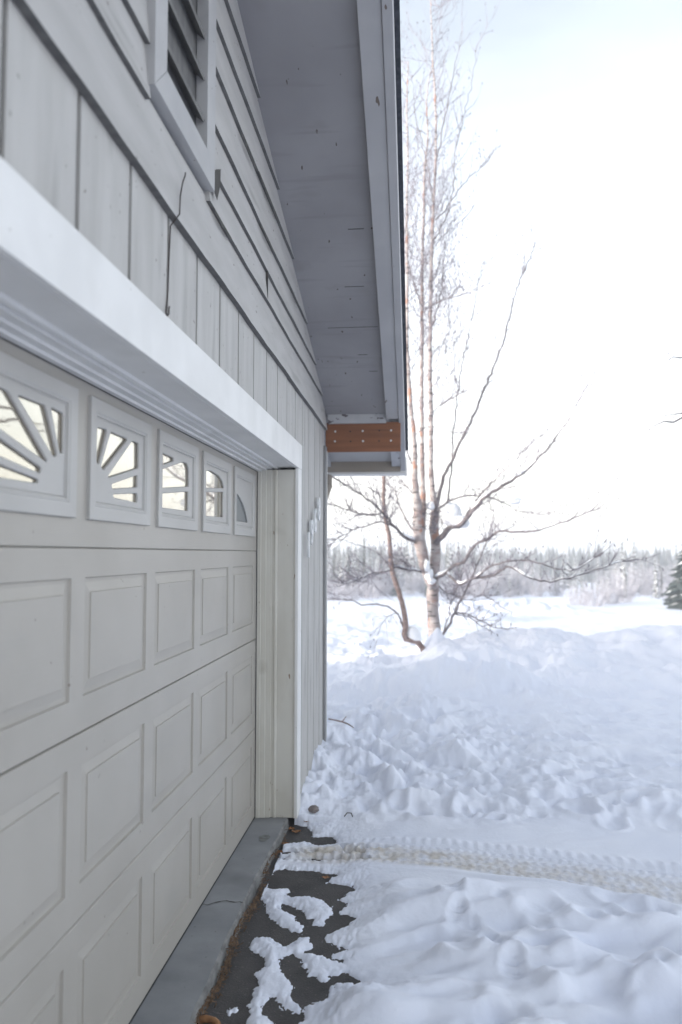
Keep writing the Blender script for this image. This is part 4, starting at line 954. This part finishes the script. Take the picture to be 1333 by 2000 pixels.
# ------------------------------------------------------------------ litter
random.seed(5)
mb = MB()
for k in range(800):
    y = random.triangular(2.3, 4.64, 3.0); x = -.762+abs(random.gauss(0, .012))+.01*math.sin(y*9); z = H0+random.uniform(.003, .010)+.030*max(0, 1-(x+.765)/.03)
    a = random.uniform(0, 3.14); L_ = random.uniform(.008, .030); w_ = random.uniform(.0008, .003)
    dx, dy = math.cos(a)*L_/2, math.sin(a)*L_/2; ex, ey = -math.sin(a)*w_, math.cos(a)*w_; zt = random.uniform(-.004, .006)
    mb.quad([(x-dx-ex, y-dy-ey, z-zt), (x+dx-ex, y+dy-ey, z+zt), (x+dx+ex, y+dy+ey, z+zt+.001), (x-dx+ex, y-dy+ey, z-zt+.001)])
tag(mb.build('plant_litter', M['needles']), 'brown plant litter gathered along the foot of the sill', kind='stuff')
def leaf(x, y, s, rz, label, curl=.3):
    mb = MB(); z = max(H0, ground_z(x, y))+.006; N_ = 7
    prof = [0, .55, .9, 1, .85, .5, .0]
    c, s_ = math.cos(rz), math.sin(rz)
    rows = []
    for i in range(N_):
        t = i/(N_-1)-.5; wv = prof[i]*s*.36+.0006
        row = []
        for v_ in (-1, 0, 1):
            lx, ly, lz = t*s, v_*wv, curl*s*(abs(v_)*.25+t*t*.8)+.002*math.sin(i*2)
            row.append((lx*c-ly*s_, lx*s_+ly*c, lz))
        rows.append(row)
    for i in range(N_-1):
        for j in range(2): mb.quad([rows[i][j], rows[i+1][j], rows[i+1][j+1], rows[i][j+1]])
    o = mb.build('dead_leaf', M['leaf'], smooth=True); o.location = (x, y, z)
    tag(o, label, 'leaf', group='dead leaves on the drive')
leaf(-.700, 4.555, .055, .4, 'curled brown leaf at the foot of the white door casing', .5)
leaf(-.735, 4.60, .05, 1.9, 'dark brown leaf wedged between sill end and casing', .5)
leaf(-.765, 4.21, .06, .9, 'reddish brown leaf against the sill beside the tyre track', .5)
leaf(-.742, 4.24, .045, 2.3, 'pale tan leaf leaning on the snow beside the sill', .6)
leaf(-.735, 4.37, .04, .2, 'small tan leaf beside the sill on the upper dark patch', .5)
leaf(-.455, 3.95, .042, .2, 'small flat orange brown leaf on the middle asphalt patch', .15)
leaf(-.66, 4.70, .05, 1.2, 'rusty leaf half in the snow right of the casing foot', .4)
mb = MB()
for k in range(3): pass
bm2 = bmesh.new(); bmesh.ops.create_icosphere(bm2, subdivisions=3, radius=1)
for v_ in bm2.verts:
    n_ = float(fbm(np.array([[v_.co.x*1.2+3]]), np.array([[v_.co.y*1.2+v_.co.z]]), 3)[0, 0]); v_.co *= 1+.2*n_; v_.co = Vector((v_.co.x*.034, v_.co.y*.045, v_.co.z*.02))
ms = bpy.data.meshes.new('stone'); bm2.to_mesh(ms); bm2.free(); ms.materials.append(M['stone']); ms.polygons.foreach_set('use_smooth', [True]*len(ms.polygons))
o = bpy.data.objects.new('stone', ms); col.objects.link(o); o.location = (-.625, 4.76, ground_z(-.625, 4.76)+.006); tag(o, 'rounded brown stone in the snow by the casing foot', 'stone')
mb = MB(); mb.tube([(0, 0, 0), (.03, .03, .006), (.06, .04, .004), (.09, .03, .008)], [.014, .013, .012, .010], 7)
o = mb.build('stick', M['leaf'], smooth=True); o.location = (-.775, 2.70, H0+.014); o.rotation_euler = (0, 0, -.5); tag(o, 'short broken brown stick on the asphalt beside the sill', 'stick')
mb = MB(); zt = ground_z(-.60, 6.35)+.02
mb.tube([(-.72, 6.42, zt+.02), (-.66, 6.40, zt+.015), (-.60, 6.36, zt+.012), (-.545, 6.33, zt), (-.50, 6.28, zt-.015)], [.006, .006, .007, .006, .004], 5)
mb.tube([(-.60, 6.36, zt+.012), (-.57, 6.39, zt+.05)], [.005, .003], 4)
o = mb.build('fallen_twig', M['bark_red']); tag(o, 'thin reddish twig lying on snow at the garage corner', 'twig')
zt = ground_z(-.40, 4.71)+.004
mb = MB(); mb.tube([(-.43, 4.70, zt), (-.415, 4.73, zt+.012), (-.39, 4.725, zt+.012), (-.38, 4.70, zt)], .003, 5)
o = mb.build('bent_twig', M['nailrust']); tag(o, 'tiny dark hooked twig on snow above the tyre track', 'twig')
# ------------------------------------------------------------------ haze
mb = MB(); mb.box(-2900, 2900, -600, 3100, -60, 14.5)
hz = mb.build('haze', [bpy.data.materials.new('cold_air')]); m_ = hz.data.materials[0]; m_.use_nodes = True
nt = m_.node_tree; nt.nodes.remove(nt.nodes['Principled BSDF']); pv = nt.nodes.new('ShaderNodeVolumePrincipled')
pv.inputs['Color'].default_value = (.93, .96, 1, 1); pv.inputs['Density'].default_value = .0050; pv.inputs['Anisotropy'].default_value = .2
nt.links.new(pv.outputs[0], nt.nodes['Material Output'].inputs['Volume'])
tag(hz, 'thin cold haze over the field', kind='stuff')
